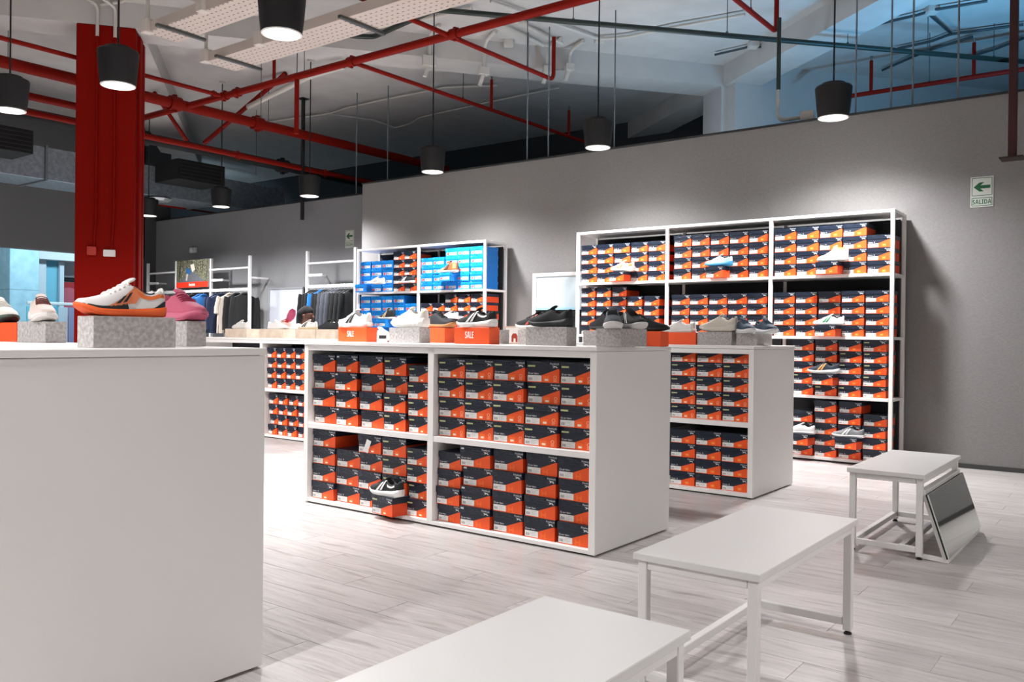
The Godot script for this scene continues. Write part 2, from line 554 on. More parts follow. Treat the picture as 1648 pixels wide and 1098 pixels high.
const WIDTH := [[0.0, 0.0], [0.008, 0.014], [0.03, 0.025], [0.09, 0.034], [0.25, 0.035], [0.42, 0.035], [0.6, 0.043], [0.74, 0.047], [0.86, 0.042], [0.94, 0.031], [0.985, 0.015], [1.0, 0.0]]
const STYLES := {
	"runner": {"L": 0.29, "bot": [[0.0, 0.010], [0.12, 0.0], [0.6, 0.0], [0.8, 0.004], [1.0, 0.024]], "mid": [[0.0, 0.05], [0.2, 0.038], [0.5, 0.03], [0.8, 0.028], [1.0, 0.038]], "ridge": [[0.0, 0.094], [0.04, 0.1], [0.1, 0.09], [0.36, 0.108], [0.43, 0.108], [0.55, 0.09], [0.7, 0.072], [0.85, 0.06], [0.95, 0.052], [1.0, 0.04]], "rim": [[0.0, 0.1], [0.06, 0.1], [0.2, 0.077], [0.3, 0.082], [0.42, 0.108]], "flare": 1.1},
	"trainer": {"L": 0.29, "bot": [[0.0, 0.006], [0.1, 0.0], [0.62, 0.0], [0.82, 0.006], [1.0, 0.03]], "mid": [[0.0, 0.036], [0.15, 0.03], [0.45, 0.024], [0.8, 0.024], [1.0, 0.042]], "ridge": [[0.0, 0.09], [0.03, 0.098], [0.1, 0.088], [0.36, 0.112], [0.44, 0.112], [0.56, 0.09], [0.7, 0.07], [0.85, 0.058], [0.95, 0.054], [1.0, 0.044]], "rim": [[0.0, 0.1], [0.05, 0.098], [0.2, 0.078], [0.3, 0.084], [0.42, 0.11]], "flare": 1.06},
	"classic": {"L": 0.285, "bot": [[0.0, 0.003], [0.1, 0.0], [0.7, 0.0], [0.85, 0.003], [1.0, 0.014]], "mid": [[0.0, 0.026], [0.3, 0.022], [0.7, 0.02], [1.0, 0.026]], "ridge": [[0.0, 0.078], [0.04, 0.084], [0.1, 0.074], [0.36, 0.092], [0.43, 0.092], [0.55, 0.078], [0.7, 0.06], [0.85, 0.047], [0.95, 0.04], [1.0, 0.028]], "rim": [[0.0, 0.084], [0.06, 0.082], [0.2, 0.064], [0.3, 0.068], [0.42, 0.09]], "flare": 1.04},
	"hightop": {"L": 0.285, "bot": [[0.0, 0.003], [0.1, 0.0], [0.7, 0.0], [0.85, 0.003], [1.0, 0.012]], "mid": [[0.0, 0.03], [0.3, 0.026], [0.7, 0.024], [1.0, 0.03]], "ridge": [[0.0, 0.13], [0.04, 0.136], [0.1, 0.13], [0.36, 0.145], [0.42, 0.14], [0.52, 0.105], [0.64, 0.078], [0.8, 0.06], [0.93, 0.05], [1.0, 0.034]], "rim": [[0.0, 0.134], [0.06, 0.134], [0.2, 0.124], [0.3, 0.128], [0.42, 0.142]], "flare": 1.05},
	"chunky": {"L": 0.3, "bot": [[0.0, 0.012], [0.12, 0.0], [0.6, 0.0], [0.8, 0.005], [1.0, 0.026]], "mid": [[0.0, 0.062], [0.2, 0.05], [0.45, 0.038], [0.8, 0.034], [1.0, 0.044]], "ridge": [[0.0, 0.112], [0.04, 0.118], [0.1, 0.104], [0.35, 0.122], [0.43, 0.124], [0.55, 0.1], [0.7, 0.08], [0.85, 0.066], [0.95, 0.058], [1.0, 0.046]], "rim": [[0.0, 0.118], [0.06, 0.116], [0.2, 0.088], [0.3, 0.094], [0.42, 0.122]], "flare": 1.16},
}

func shoe_point(s: Dictionary, u: float, v: float) -> Vector3:
	# a point on the upper: u from heel to toe, v from -1 to 1 across
	var a := absf(v)
	var w := kp(WIDTH, u)
	var base := kp(s.mid, u) - 0.004
	var ridge := maxf(kp(s.ridge, u), base + 0.002)
	var phi := (1.0 - a) * PI / 2.0
	var z := w * pow(maxf(cos(phi), 0.0), 0.7)
	var y := base + (ridge - base) * pow(maxf(sin(phi), 0.0), 0.78)
	var o := smoothstep(0.045, 0.09, u) * (1.0 - smoothstep(0.37, 0.43, u))
	if o > 0.0:
		var rim := kp(s.rim, u)
		var ar := 0.45
		var z2: float
		var y2: float
		if a >= ar:
			var f := (1.0 - a) / (1.0 - ar) * 1.2
			z2 = w * pow(cos(f), 0.42)
			y2 = base + (rim - base) * sin(f) / sin(1.2)
		else:
			var k := a / ar
			z2 = w * pow(cos(1.2), 0.42) * k * 0.96
			y2 = rim - 0.042 * (1.0 - pow(k, 5.0))
		z = lerpf(z, z2, o)
		y = lerpf(y, y2, o)
	return Vector3((u - 0.5) * float(s.L), y, z * signf(v) if v != 0.0 else 0.0)

func shoe_meshes(style: String) -> Dictionary:
	if cache.has("shoe " + style): return cache["shoe " + style]
	var s: Dictionary = STYLES[style]
	var us := []
	for i in 37: us.append(0.5 - 0.5 * cos(PI * i / 36.0))
	var up := start(0)
	var ln := start(0)
	for i in us.size() - 1:
		for k in 24:
			var v0 := -1.0 + k / 12.0
			var v1 := -1.0 + (k + 1) / 12.0
			var a := shoe_point(s, us[i], v0)
			var b := shoe_point(s, us[i], v1)
			var c := shoe_point(s, us[i + 1], v1)
			var d := shoe_point(s, us[i + 1], v0)
			var um: float = (us[i] + us[i + 1]) / 2
			var inside: bool = um > 0.075 and um < 0.39 and absf(v0 + v1) / 2 < 0.45
			var n := Vector3.UP if inside else Vector3(0, 0.3, v0 + v1) + Vector3(um - 0.5, 0, 0) * 0.5
			if (b - a).length() < 1e-6 and (c - d).length() < 1e-6: continue
			var target := ln if inside else up
			if (c - a).cross(d - b).length() > 1e-12:
				# keep one winding for the whole sheet
				for p in [a, c, b, a, d, c]: target.add_vertex(p)
	var out := {"upper": done(up), "lining": done(ln)}
	for which in [["midsole", 0.0045, 1.0], ["outsole", 0.0, 0.0]]:
		var st := start(0)
		var rings := []
		for u in us:
			var w := kp(WIDTH, u) * float(s.flare if u < 0.5 else lerpf(s.flare, 1.05, (u - 0.5) * 2.0))
			var b := kp(s.bot, u)
			var t := kp(s.mid, u)
			var x: float = (u - 0.5) * float(s.L) * 1.03
			var ring := []
			if which[0] == "midsole":
				var lo := b + 0.004
				var bump := 0.0
				if style == "chunky": bump = 0.003 * sin(u * 55.0)
				for e in [[0.0, lo], [0.9, lo], [1.03, lerpf(lo, t, 0.22)], [1.06, lerpf(lo, t, 0.55)], [1.0, t], [0.86, t + 0.001], [0.0, t]]: ring.append(Vector3(x, e[1], (w + bump) * e[0]))
			else:
				for e in [[0.0, b], [0.86, b], [0.93, b + 0.0015], [0.93, b + 0.0045], [0.0, b + 0.0045]]: ring.append(Vector3(x, e[1], w * e[0]))
			var full := ring.duplicate()
			for i in range(ring.size() - 2, 0, -1): full.append(Vector3(ring[i].x, ring[i].y, -ring[i].z))
			rings.append(full)
		for i in rings.size() - 1:
			var n: int = rings[i].size()
			for k in n:
				var j := (k + 1) % n
				st.set_smooth_group(0 if which[0] == "midsole" else k + 1)
				for p in [rings[i][k], rings[i + 1][j], rings[i + 1][k], rings[i][k], rings[i][j], rings[i + 1][j]]: st.add_vertex(p)
		out[which[0]] = done(st)
	# laces crossing the front of the foot
	var lc := start()
	for k in 5:
		var u := 0.46 + k * 0.052
		var path := []
		for j in 7:
			var v := -0.34 + j * 0.68 / 6
			path.append(shoe_point(s, u + 0.012 * (1 if j % 2 == 0 else -1) * 0.3, v) + Vector3(0, 0.0022, 0))
		put_tube(lc, path, 0.0032, 6)
	out["laces"] = done(lc)
	var tg := start()
	var q0 := shoe_point(s, 0.5, 0.0)
	var q1 := shoe_point(s, 0.43, 0.0)
	put_tube(tg, [q0 + Vector3(0, -0.004, 0), q1 + Vector3(0, 0.0, 0), q1 + Vector3(-0.012, 0.006, 0), q1 + Vector3(-0.02, 0.01, 0)], [0.016, 0.021, 0.021, 0.014], 10, 0.3)
	out["tongue"] = done(tg)
	cache["shoe " + style] = out
	return out

func shoe_patch(style: String, e: Array, side: int, lift := 0.0014) -> ArrayMesh:
	# e: [u at lower edge from, to, u at upper edge from, to, lower v, upper v]; a panel sewn on the upper
	var key := "patch %s %s %d %f" % [style, str(e), side, lift]
	if cache.has(key): return cache[key]
	var s: Dictionary = STYLES[style]
	var st := start(0)
	var grid := []
	for i in 9:
		var row := []
		for j in 6:
			var t := j / 5.0
			var u := lerpf(lerpf(e[0], e[2], t), lerpf(e[1], e[3], t), i / 8.0)
			var v := lerpf(e[4], e[5], t) * side
			var p := shoe_point(s, u, v)
			var px := shoe_point(s, u + 0.01, v) - p
			var pv := shoe_point(s, u, v - 0.02 * side) - p
			var n := px.cross(pv).normalized()
			if n.z * side < 0.0: n = -n
			row.append(p + n * lift)
		grid.append(row)
	for i in 8:
		for j in 5: quad(st, grid[i][j], grid[i + 1][j], grid[i + 1][j + 1], grid[i][j + 1], Vector3(0, 0.2, side))
	cache[key] = done(st)
	return cache[key]

const BARS := [[0.5, 0.56, 0.37, 0.42, 0.95, 0.46], [0.6, 0.67, 0.46, 0.52, 0.95, 0.48]]

func shoe(style: String, c: Dictionary, at: Vector3, turn: float, label: String, group := "", tilt := 0.0) -> Node3D:
	# c: colours of upper, mid, out, lining, laces, tongue, stripe, and extra panels
	var t := thing("sneaker", label, "shoe", at, turn, group)
	if tilt: t.rotation.z = tilt
	var m := shoe_meshes(style)
	part(t, "upper", m.upper, hexm(c.upper, 0.75))
	part(t, "midsole", m.midsole, hexm(c.mid, 0.6))
	part(t, "outsole", m.outsole, hexm(c.get("out", c.mid), 0.7))
	part(t, "lining", m.lining, hexm(c.get("lining", "1a1a1c"), 0.9))
	part(t, "laces", m.laces, hexm(c.get("laces", c.upper), 0.85))
	part(t, "tongue", m.tongue, hexm(c.get("tongue", c.upper), 0.85))
	if c.has("stripe"):
		for e in c.get("bars", BARS):
			for sg in [-1, 1]: part(t, "side_stripe", shoe_patch(style, e, sg, 0.0026), hexm(c.stripe, 0.6))
	for e in c.get("panels", []):
		for sg in [-1, 1]: part(t, e[1], shoe_patch(style, e[2], sg), hexm(e[0], 0.65))
	return t

# ---------------------------------------------------------------- clothes
func garment_meshes(kind: String) -> Dictionary:
	if cache.has("garment " + kind): return cache["garment " + kind]
	var h := 0.68
	var prof := [[0.0, 0.25, 0.035], [0.2, 0.245, 0.036], [0.42, 0.24, 0.034], [0.55, 0.235, 0.034], [0.61, 0.2, 0.032], [0.645, 0.13, 0.028], [0.665, 0.075, 0.024], [0.68, 0.055, 0.02]]
	var st := start(0)
	var rings := []
	for i in 23:
		var f := i / 22.0 * h
		var a := 0.0
		var b := 0.0
		for k in range(1, prof.size()):
			if f <= prof[k][0] + 1e-6:
				var t: float = (f - prof[k - 1][0]) / (prof[k][0] - prof[k - 1][0])
				a = lerpf(prof[k - 1][1], prof[k][1], t)
				b = lerpf(prof[k - 1][2], prof[k][2], t)
				break
		var ring := []
		for k in 40:
			var th := TAU * k / 40
			var fold := 1.0 + (0.28 * sin(th * 9.0 + f * 5.0) + 0.18 * sin(th * 14.0 - f * 9.0)) * clampf((0.6 - f) * 2.0, 0.0, 1.0)
			ring.append(Vector3(a * cos(th), f, b * sin(th) * fold))
		rings.append(ring)
	for i in rings.size() - 1:
		for k in 40:
			var j := (k + 1) % 40
			quad(st, rings[i][k], rings[i][j], rings[i + 1][j], rings[i + 1][k], Vector3(rings[i][k].x * 0.1, 0.0, rings[i][k].z) + Vector3(cos(TAU * (k + 0.5) / 40) * 0.05, 0, 0))
	var out := {"body": done(st)}
	for s in [-1, 1]:
		var sl := start()
		var len := 0.28 if kind == "tee" else 0.56
		var path := []
		var rad := []
		for i in 9:
			var t := i / 8.0
			path.append(Vector3(s * (0.2 + 0.055 * sqrt(t)), 0.615 - len * t, 0.006 * sin(t * 7.0)))
			rad.append(lerpf(0.026, 0.02 if kind != "tee" else 0.028, t) * (1.0 + 0.06 * sin(t * 21.0)))
		put_tube(sl, path, rad, 12, 2.0)
		out["sleeve%d" % s] = done(sl)
	var hg := start()
	put_tube(hg, fillet([Vector3(-0.2, 0.605, 0), Vector3(0, 0.7, 0), Vector3(0.2, 0.605, 0)], 0.06), 0.006, 6)
	put_tube(hg, fillet([Vector3(0, 0.7, 0), Vector3(0, 0.745, 0), Vector3(0.02, 0.775, 0), Vector3(-0.012, 0.785, 0), Vector3(-0.016, 0.765, 0)], 0.012), 0.003, 6)
	out["hanger"] = done(hg)
	var cl := start()
	put_tube(cl, fillet([Vector3(-0.07, 0.655, 0), Vector3(-0.05, 0.685, 0.03), Vector3(0.05, 0.685, 0.03), Vector3(0.07, 0.655, 0)], 0.04), 0.017, 8)
	out["collar"] = done(cl)
	cache["garment " + kind] = out
	return out

func garment(kind: String, color: String, at: Vector3, turn: float, label: String, group: String, called := "") -> Node3D:
	# at is the point on the rail that the hanger's hook sits on
	var t := thing(called if called else {"tee": "shirt", "hoodie": "hoodie"}.get(kind, "jacket"), label, "clothing", at - Vector3(0, 0.785, 0), turn, group)
	var g := garment_meshes(kind)
	var m: StandardMaterial3D = hexm(color, 0.9)
	m.rim_enabled = true
	m.rim = 0.2
	part(t, "body", g.body, m)
	part(t, "sleeve", g["sleeve-1"], m)
	part(t, "sleeve", g["sleeve1"], m)
	part(t, "collar", g.collar, m)
	part(t, "hanger", g.hanger, hexm("b9bcc0", 0.4, 0.6))
	return t

# ---------------------------------------------------------------- a person, meshed from a field
func capsule(p: Vector3, a: Vector3, b: Vector3, ra: float, rb: float) -> float:
	var ab := b - a
	var t := clampf((p - a).dot(ab) / maxf(ab.length_squared(), 1e-9), 0.0, 1.0)
	return (p - (a + ab * t)).length() - lerpf(ra, rb, t)

func field(p: Vector3, bones: Array, k: float) -> float:
	var d := 1e9
	for b in bones:
		var e := capsule(p, b[0], b[1], b[2], b[3])
		if d > 1e8:
			d = e
		else:
			var h := clampf(0.5 + 0.5 * (d - e) / k, 0.0, 1.0)
			d = lerpf(d, e, h) - k * h * (1.0 - h)
	return d

func net(st: SurfaceTool, bones: Array, cell: float, k: float) -> void:
	# surface nets over the box round the bones
	var lo := Vector3.INF
	var hi := -Vector3.INF
	for b in bones:
		for e in [[b[0], b[2]], [b[1], b[3]]]:
			lo = lo.min(e[0] - Vector3.ONE * (e[1] + cell * 2))
			hi = hi.max(e[0] + Vector3.ONE * (e[1] + cell * 2))
	var n := Vector3i((hi - lo) / cell) + Vector3i.ONE * 2
	var val := PackedFloat32Array()
	val.resize(n.x * n.y * n.z)
	for z in n.z:
		for y in n.y:
			for x in n.x: val[x + n.x * (y + n.y * z)] = field(lo + Vector3(x, y, z) * cell, bones, k)
	var at := {}
	var grad := func(p: Vector3) -> Vector3:
		var e := cell * 0.5
		return Vector3(field(p + Vector3(e, 0, 0), bones, k) - field(p - Vector3(e, 0, 0), bones, k), field(p + Vector3(0, e, 0), bones, k) - field(p - Vector3(0, e, 0), bones, k), field(p + Vector3(0, 0, e), bones, k) - field(p - Vector3(0, 0, e), bones, k)).normalized()
	for z in n.z - 1:
		for y in n.y - 1:
			for x in n.x - 1:
				var sum := Vector3.ZERO
				var cnt := 0
				for e in [[0, 0, 0, 1, 0, 0], [0, 1, 0, 1, 1, 0], [0, 0, 1, 1, 0, 1], [0, 1, 1, 1, 1, 1], [0, 0, 0, 0, 1, 0], [1, 0, 0, 1, 1, 0], [0, 0, 1, 0, 1, 1], [1, 0, 1, 1, 1, 1], [0, 0, 0, 0, 0, 1], [1, 0, 0, 1, 0, 1], [0, 1, 0, 0, 1, 1], [1, 1, 0, 1, 1, 1]]:
					var va := val[x + e[0] + n.x * (y + e[1] + n.y * (z + e[2]))]
					var vb := val[x + e[3] + n.x * (y + e[4] + n.y * (z + e[5]))]
					if (va < 0.0) != (vb < 0.0):
						var t := va / (va - vb)
						sum += Vector3(x + lerpf(e[0], e[3], t), y + lerpf(e[1], e[4], t), z + lerpf(e[2], e[5], t))
						cnt += 1
				if cnt > 0: at[Vector3i(x, y, z)] = lo + sum / cnt * cell
	for c: Vector3i in at:
		for ax in 3:
			var o := Vector3i.ZERO
			o[ax] = 1
			var u := Vector3i.ZERO
			u[(ax + 1) % 3] = 1
			var w := Vector3i.ZERO
			w[(ax + 2) % 3] = 1
			var c2 := c + o
			var va := val[c.x + n.x * (c.y + n.y * c.z)]
			var vb := val[c2.x + n.x * (c2.y + n.y * c2.z)]
			if (va < 0.0) != (vb < 0.0) and at.has(c - u) and at.has(c - w) and at.has(c - u - w):
				var nn := Vector3(o) * (1.0 if va < 0.0 else -1.0)
				for q in [[c, c - u, c - u - w], [c, c - u - w, c - w]]:
					var p := [at[q[0]], at[q[1]], at[q[2]]]
					if (p[2] - p[0]).cross(p[1] - p[0]).dot(nn) < 0.0: p = [p[0], p[2], p[1]]
					for v in p:
						st.set_normal(grad.call(v))
						st.add_vertex(v)

func build_person(at: Vector3, turn: float) -> void:
	# stands at the clothes rail, head bent, one hand raised to the garments; faces +x, y up
	var t := thing("person", "person with short black hair in a white shirt reaching for clothes", "person", at, turn)
	var hip := Vector3(0, 0.84, 0)
	var chest := Vector3(0.03, 1.1, 0)
	var neck := Vector3(0.05, 1.265, 0)
	var head := Vector3(0.085, 1.4, 0)
	var sh := [Vector3(0.035, 1.215, -0.165), Vector3(0.035, 1.215, 0.165)]
	var el := [Vector3(0.2, 1.06, -0.2), Vector3(-0.02, 0.97, 0.2)]
	var wr := [Vector3(0.4, 1.16, -0.17), Vector3(0.12, 0.82, 0.19)]
	var kn := [Vector3(0.04, 0.45, -0.09), Vector3(0.04, 0.45, 0.09)]
	var an := [Vector3(-0.01, 0.07, -0.095), Vector3(-0.01, 0.07, 0.095)]
	var body := [[hip, chest, 0.125, 0.12], [chest, neck, 0.1, 0.05], [neck, head + Vector3(-0.01, -0.07, 0), 0.05, 0.05]]
	for i in 2:
		body.append_array([[chest + Vector3(0, 0.08, 0), sh[i], 0.06, 0.055], [sh[i], el[i], 0.048, 0.038], [el[i], wr[i], 0.037, 0.026], [hip, kn[i], 0.095, 0.06], [kn[i], an[i], 0.056, 0.038], [an[i], an[i] + Vector3(0.16, -0.035, 0), 0.036, 0.028]])
	var st := SurfaceTool.new()
	st.begin(Mesh.PRIMITIVE_TRIANGLES)
	net(st, body, 0.018, 0.05)
	# head: skull, jaw, nose, lips, ears, brow
	var skull := [[head + Vector3(-0.022, 0.03, 0), head + Vector3(0.02, 0.03, 0), 0.083, 0.08], [head + Vector3(0.02, -0.04, -0.02), head + Vector3(0.055, -0.075, 0), 0.055, 0.034], [head + Vector3(0.02, -0.04, 0.02), head + Vector3(0.055, -0.075, 0), 0.055, 0.034], [head + Vector3(0.09, 0.025, 0), head + Vector3(0.115, -0.012, 0), 0.011, 0.015], [head + Vector3(0.09, -0.042, -0.016), head + Vector3(0.09, -0.042, 0.016), 0.011, 0.011], [head + Vector3(0.085, 0.035, -0.03), head + Vector3(0.085, 0.035, 0.03), 0.014, 0.014], [head + Vector3(-0.005, 0.012, 0.078), head + Vector3(0.0, -0.02, 0.077), 0.016, 0.011], [head + Vector3(-0.005, 0.012, -0.078), head + Vector3(0.0, -0.02, -0.077), 0.016, 0.011], [neck, head + Vector3(-0.01, -0.05, 0), 0.05, 0.05]]
	net(st, skull, 0.006, 0.014)
	for i in 2:
		# hands: palm, four fingers that curl and a thumb off the side
		var f := Vector3(0.94, 0.33, 0.05).normalized() if i == 0 else Vector3(0.6, -0.8, 0).normalized()
		var across := Vector3(0.1, 0.2, 0.97) if i == 0 else Vector3(0.6, 0.45, 0.66)
		across = (across - f * across.dot(f)).normalized()
		var down := f.cross(across).normalized()
		if down.y > 0.0: down = -down
		var hand := [[wr[i], wr[i] + f * 0.07 + across * 0.018, 0.024, 0.019], [wr[i], wr[i] + f * 0.07 - across * 0.018, 0.024, 0.019]]
		for k in 4:
			var b: Vector3 = wr[i] + f * 0.075 + across * (0.031 - k * 0.02)
			var l: float = [0.034, 0.042, 0.04, 0.03][k]
			var m := b + f * l + down * 0.008
			hand.append_array([[b, m, 0.0095, 0.0088], [m, m + f * l * 0.55 + down * l * 0.6, 0.0088, 0.0075]])
		var tb: Vector3 = wr[i] + f * 0.03 + across * 0.026
		hand.append_array([[tb, tb + f * 0.03 + across * 0.026, 0.0115, 0.0105], [tb + f * 0.03 + across * 0.026, tb + f * 0.058 + across * 0.03 + down * 0.008, 0.0105, 0.009]])
		net(st, hand, 0.004, 0.006)
	var skin := hexm("5f3b29", 0.55)
	part(t, "body", st.commit(), skin)
	for s in [-1, 1]: part(t, "eye", lathe([Vector2(0, -0.011), Vector2(0.008, -0.008), Vector2(0.011, 0), Vector2(0.008, 0.008), Vector2(0, 0.011)], 12, false), hexm("e8e4df", 0.3), head + Vector3(0.077, 0.012, 0.031 * s))
	var hs := SurfaceTool.new()
	hs.begin(Mesh.PRIMITIVE_TRIANGLES)
	net(hs, [[head + Vector3(-0.045, 0.035, 0), head + Vector3(0.012, 0.068, 0), 0.088, 0.085], [head + Vector3(-0.05, 0.0, 0), head + Vector3(-0.065, -0.03, 0), 0.07, 0.055], [head + Vector3(0.0, 0.09, 0), head + Vector3(0.055, 0.085, 0), 0.058, 0.045]], 0.009, 0.03)
	part(t, "hair", hs.commit(), hexm("0d0b0b", 0.95))
	var sh_st := SurfaceTool.new()
	sh_st.begin(Mesh.PRIMITIVE_TRIANGLES)
	var shirt := [[hip + Vector3(0, 0.0, 0), chest, 0.145, 0.14], [chest, neck + Vector3(-0.01, -0.05, 0), 0.125, 0.065]]
	for i in 2: shirt.append_array([[chest + Vector3(0, 0.08, 0), sh[i], 0.078, 0.072], [sh[i], sh[i].lerp(el[i], 0.65), 0.068, 0.06]])
	net(sh_st, shirt, 0.02, 0.05)
	part(t, "shirt", sh_st.commit(), hexm("e6e6e8", 0.9))
	var tr := SurfaceTool.new()
	tr.begin(Mesh.PRIMITIVE_TRIANGLES)
	var legs := [[hip + Vector3(0, 0.02, 0), hip + Vector3(0, -0.04, 0), 0.135, 0.13]]
	for i in 2: legs.append_array([[hip + Vector3(0, -0.06, 0.05 * (i * 2 - 1)), kn[i], 0.105, 0.08], [kn[i], an[i] + Vector3(0, 0.05, 0), 0.078, 0.065]])
	net(tr, legs, 0.022, 0.05)
	part(t, "trousers", tr.commit(), hexm("1d2028", 0.9))
	part(t, "backpack_strap", tube(fillet([Vector3(-0.11, 1.0, 0.1), Vector3(-0.05, 1.29, 0.1), Vector3(0.14, 1.18, 0.09)], 0.08), 0.014, 8), hexm("121316", 0.8))

# ---------------------------------------------------------------- shop furniture
func counter(x0: float, x1: float, zf: float, zb: float, label: String) -> Node3D:
	# a low double-sided unit: end panels, top, two bays of two shelves on either side of a dark sheet that paints in the shade
	var t := thing("display_counter", label, "counter", Vector3((x0 + x1) / 2, 0, (zf + zb) / 2), 0.0, "white shoe counters")
	var w := x1 - x0
	var d := zf - zb
	var m := white_board
	part(t, "plinth", box(w - 0.05, 0.012, d - 0.05, 0), hexm("1c1c1c", 0.8), Vector3(0, 0.006, 0))  # recessed base, the shade of the bottom gap put into its dark colour
	for s in [-1, 1]: part(t, "end_panel", box(0.04, TOP - 0.036, d, 0.002), m, Vector3(s * (w / 2 - 0.02), (TOP - 0.036) / 2 + 0.01, 0))
	part(t, "top", box(w + 0.006, 0.024, d + 0.006, 0.003), m, Vector3(0, TOP - 0.012, 0))
	part(t, "bottom_board", box(w - 0.08, 0.022, d - 0.004, 0.001), m, Vector3(0, 0.022, 0))
	for s in [-1, 1]: part(t, "top_rail", box(w - 0.08, 0.034, 0.022, 0.001), m, Vector3(0, TOP - 0.043, s * (d / 2 - 0.013)))
	part(t, "divider", box(0.046, TOP - 0.06, d - 0.004, 0.001), m, Vector3(0, (TOP - 0.06) / 2 + 0.033, 0))
	part(t, "dark_sheet", box(w - 0.09, TOP - 0.07, 0.012, 0), hexm("232326", 0.9), Vector3(0, TOP / 2, 0))  # the unit is open inside; its shade is painted by this dark sheet
	for s in [-1, 1]:
		for f in [-1, 1]: part(t, "shelf", box(w / 2 - 0.065, 0.034, d / 2 - 0.01, 0.001), m, Vector3(s * (w / 4 - 0.008), 0.528, f * (d / 4 + 0.002)))
	return t

func wall_shelf(posts: Array, zf: float, zb: float, boards: Array, label: String) -> Node3D:
	var xa: float = posts[0]
	var xb: float = posts[-1]
	var h: float = boards[-1]
	var t := thing("wall_shelf", label, "shelf", Vector3((xa + xb) / 2, 0, zb))
	var d := zf - zb
	for x in posts:
		for z in [0.0, d]:
			part(t, "post", box(0.034, h, 0.03, 0.002), white_board, Vector3(x - (xa + xb) / 2, h / 2, z + (0.015 if z == 0.0 else -0.015)))
		for y in boards: part(t, "side_rail", box(0.026, 0.026, d - 0.06, 0.001), white_board, Vector3(x - (xa + xb) / 2, y - 0.014, d / 2))
	for y in boards:
		for i in posts.size() - 1:
			var cx: float = (posts[i] + posts[i + 1]) / 2 - (xa + xb) / 2
			part(t, "shelf_board", box(posts[i + 1] - posts[i] - 0.036, 0.027, d, 0.001), white_board, Vector3(cx, y - 0.0135, d / 2))
	for i in posts.size() - 1:
		var cx: float = (posts[i] + posts[i + 1]) / 2 - (xa + xb) / 2
		part(t, "dark_sheet", box(posts[i + 1] - posts[i] - 0.05, h - 0.1, 0.01, 0), hexm("2a2b2e", 0.9), Vector3(cx, h / 2, 0.04))  # dark sheet behind the boxes of each bay
	return t

func fill(bay: String, group: String, kind: String, y0: float, zf: float, cols: Array, jit := 1.0, skip := {}) -> void:
	# cols: [left edge, size, rows, print, lid print]; skip: "column row" -> forward push
	for c in cols.size():
		var e: Array = cols[c]
		var s: Array = BOX_SIZES[e[1]]
		var y := y0
		for r in int(e[2]):
			var k := "%d %d" % [c, r]
			var push: float = skip.get(k, 0.0)
			var kd: String = e[5] if e.size() > 5 else kind
			var label := "%s shoebox, %s from bottom, %s stack, %s" % ["bright blue" if kd == "blue" else "navy-orange", ORD[r], ORD[c], bay]
			var x: float = e[0] + s[0] / 2 + rng.randf_range(-0.003, 0.003) * jit
			var z := zf + rng.randf_range(-0.02, 0.008) * jit + push
			var turn := rng.randf_range(-0.02, 0.02) * jit + (-0.12 if push > 0.1 else 0.0)
			var lv: int = e[4] if e[4] < 3 else rng.randi_range(0, 1)
			shoebox(kd, e[1], e[3], lv, Vector3(x, y, z), turn, label, group)
			y += s[1] + 0.0006

func even(x0: float, pitch: float, n: int, size: int, rows: Variant, pr: int, lid: int) -> Array:
	var out := []
	for i in n: out.append([x0 + pitch * i, size, rows[i] if rows is Array else rows, pr, lid])
	return out

func riser(kind: String, x: Array, z: Array, h: float, label: String, sale := false, y := TOP) -> Node3D:
	# a block that a shoe stands on
	var w: float = x[1] - x[0]
	var d: float = z[1] - z[0]
	var t := thing("display_riser", label, "riser", Vector3((x[0] + x[1]) / 2, y, (z[0] + z[1]) / 2), 0.0, {"orange": "orange risers", "grey": "grey stone-look risers", "wood": "pale wooden risers"}[kind])
	part(t, "block", box(w, h, d, 0.0015), {"orange": riser_orange, "grey": riser_stone, "wood": riser_wood}[kind], Vector3(0, h / 2, 0))
	if sale: part(t, "lettering", cache_text("SALE", h * 0.4, 0.55), hexm("f4efe9", 0.6), Vector3(-w * 0.06, h * 0.55, d / 2 + 0.0005))
	return t

func cache_text(t: String, h: float, sq: float) -> ArrayMesh:
	var key := "text %s %.4f %.2f" % [t, h, sq]
	if not cache.has(key): cache[key] = lettering(t, h, 0.0012, sq)
	return cache[key]

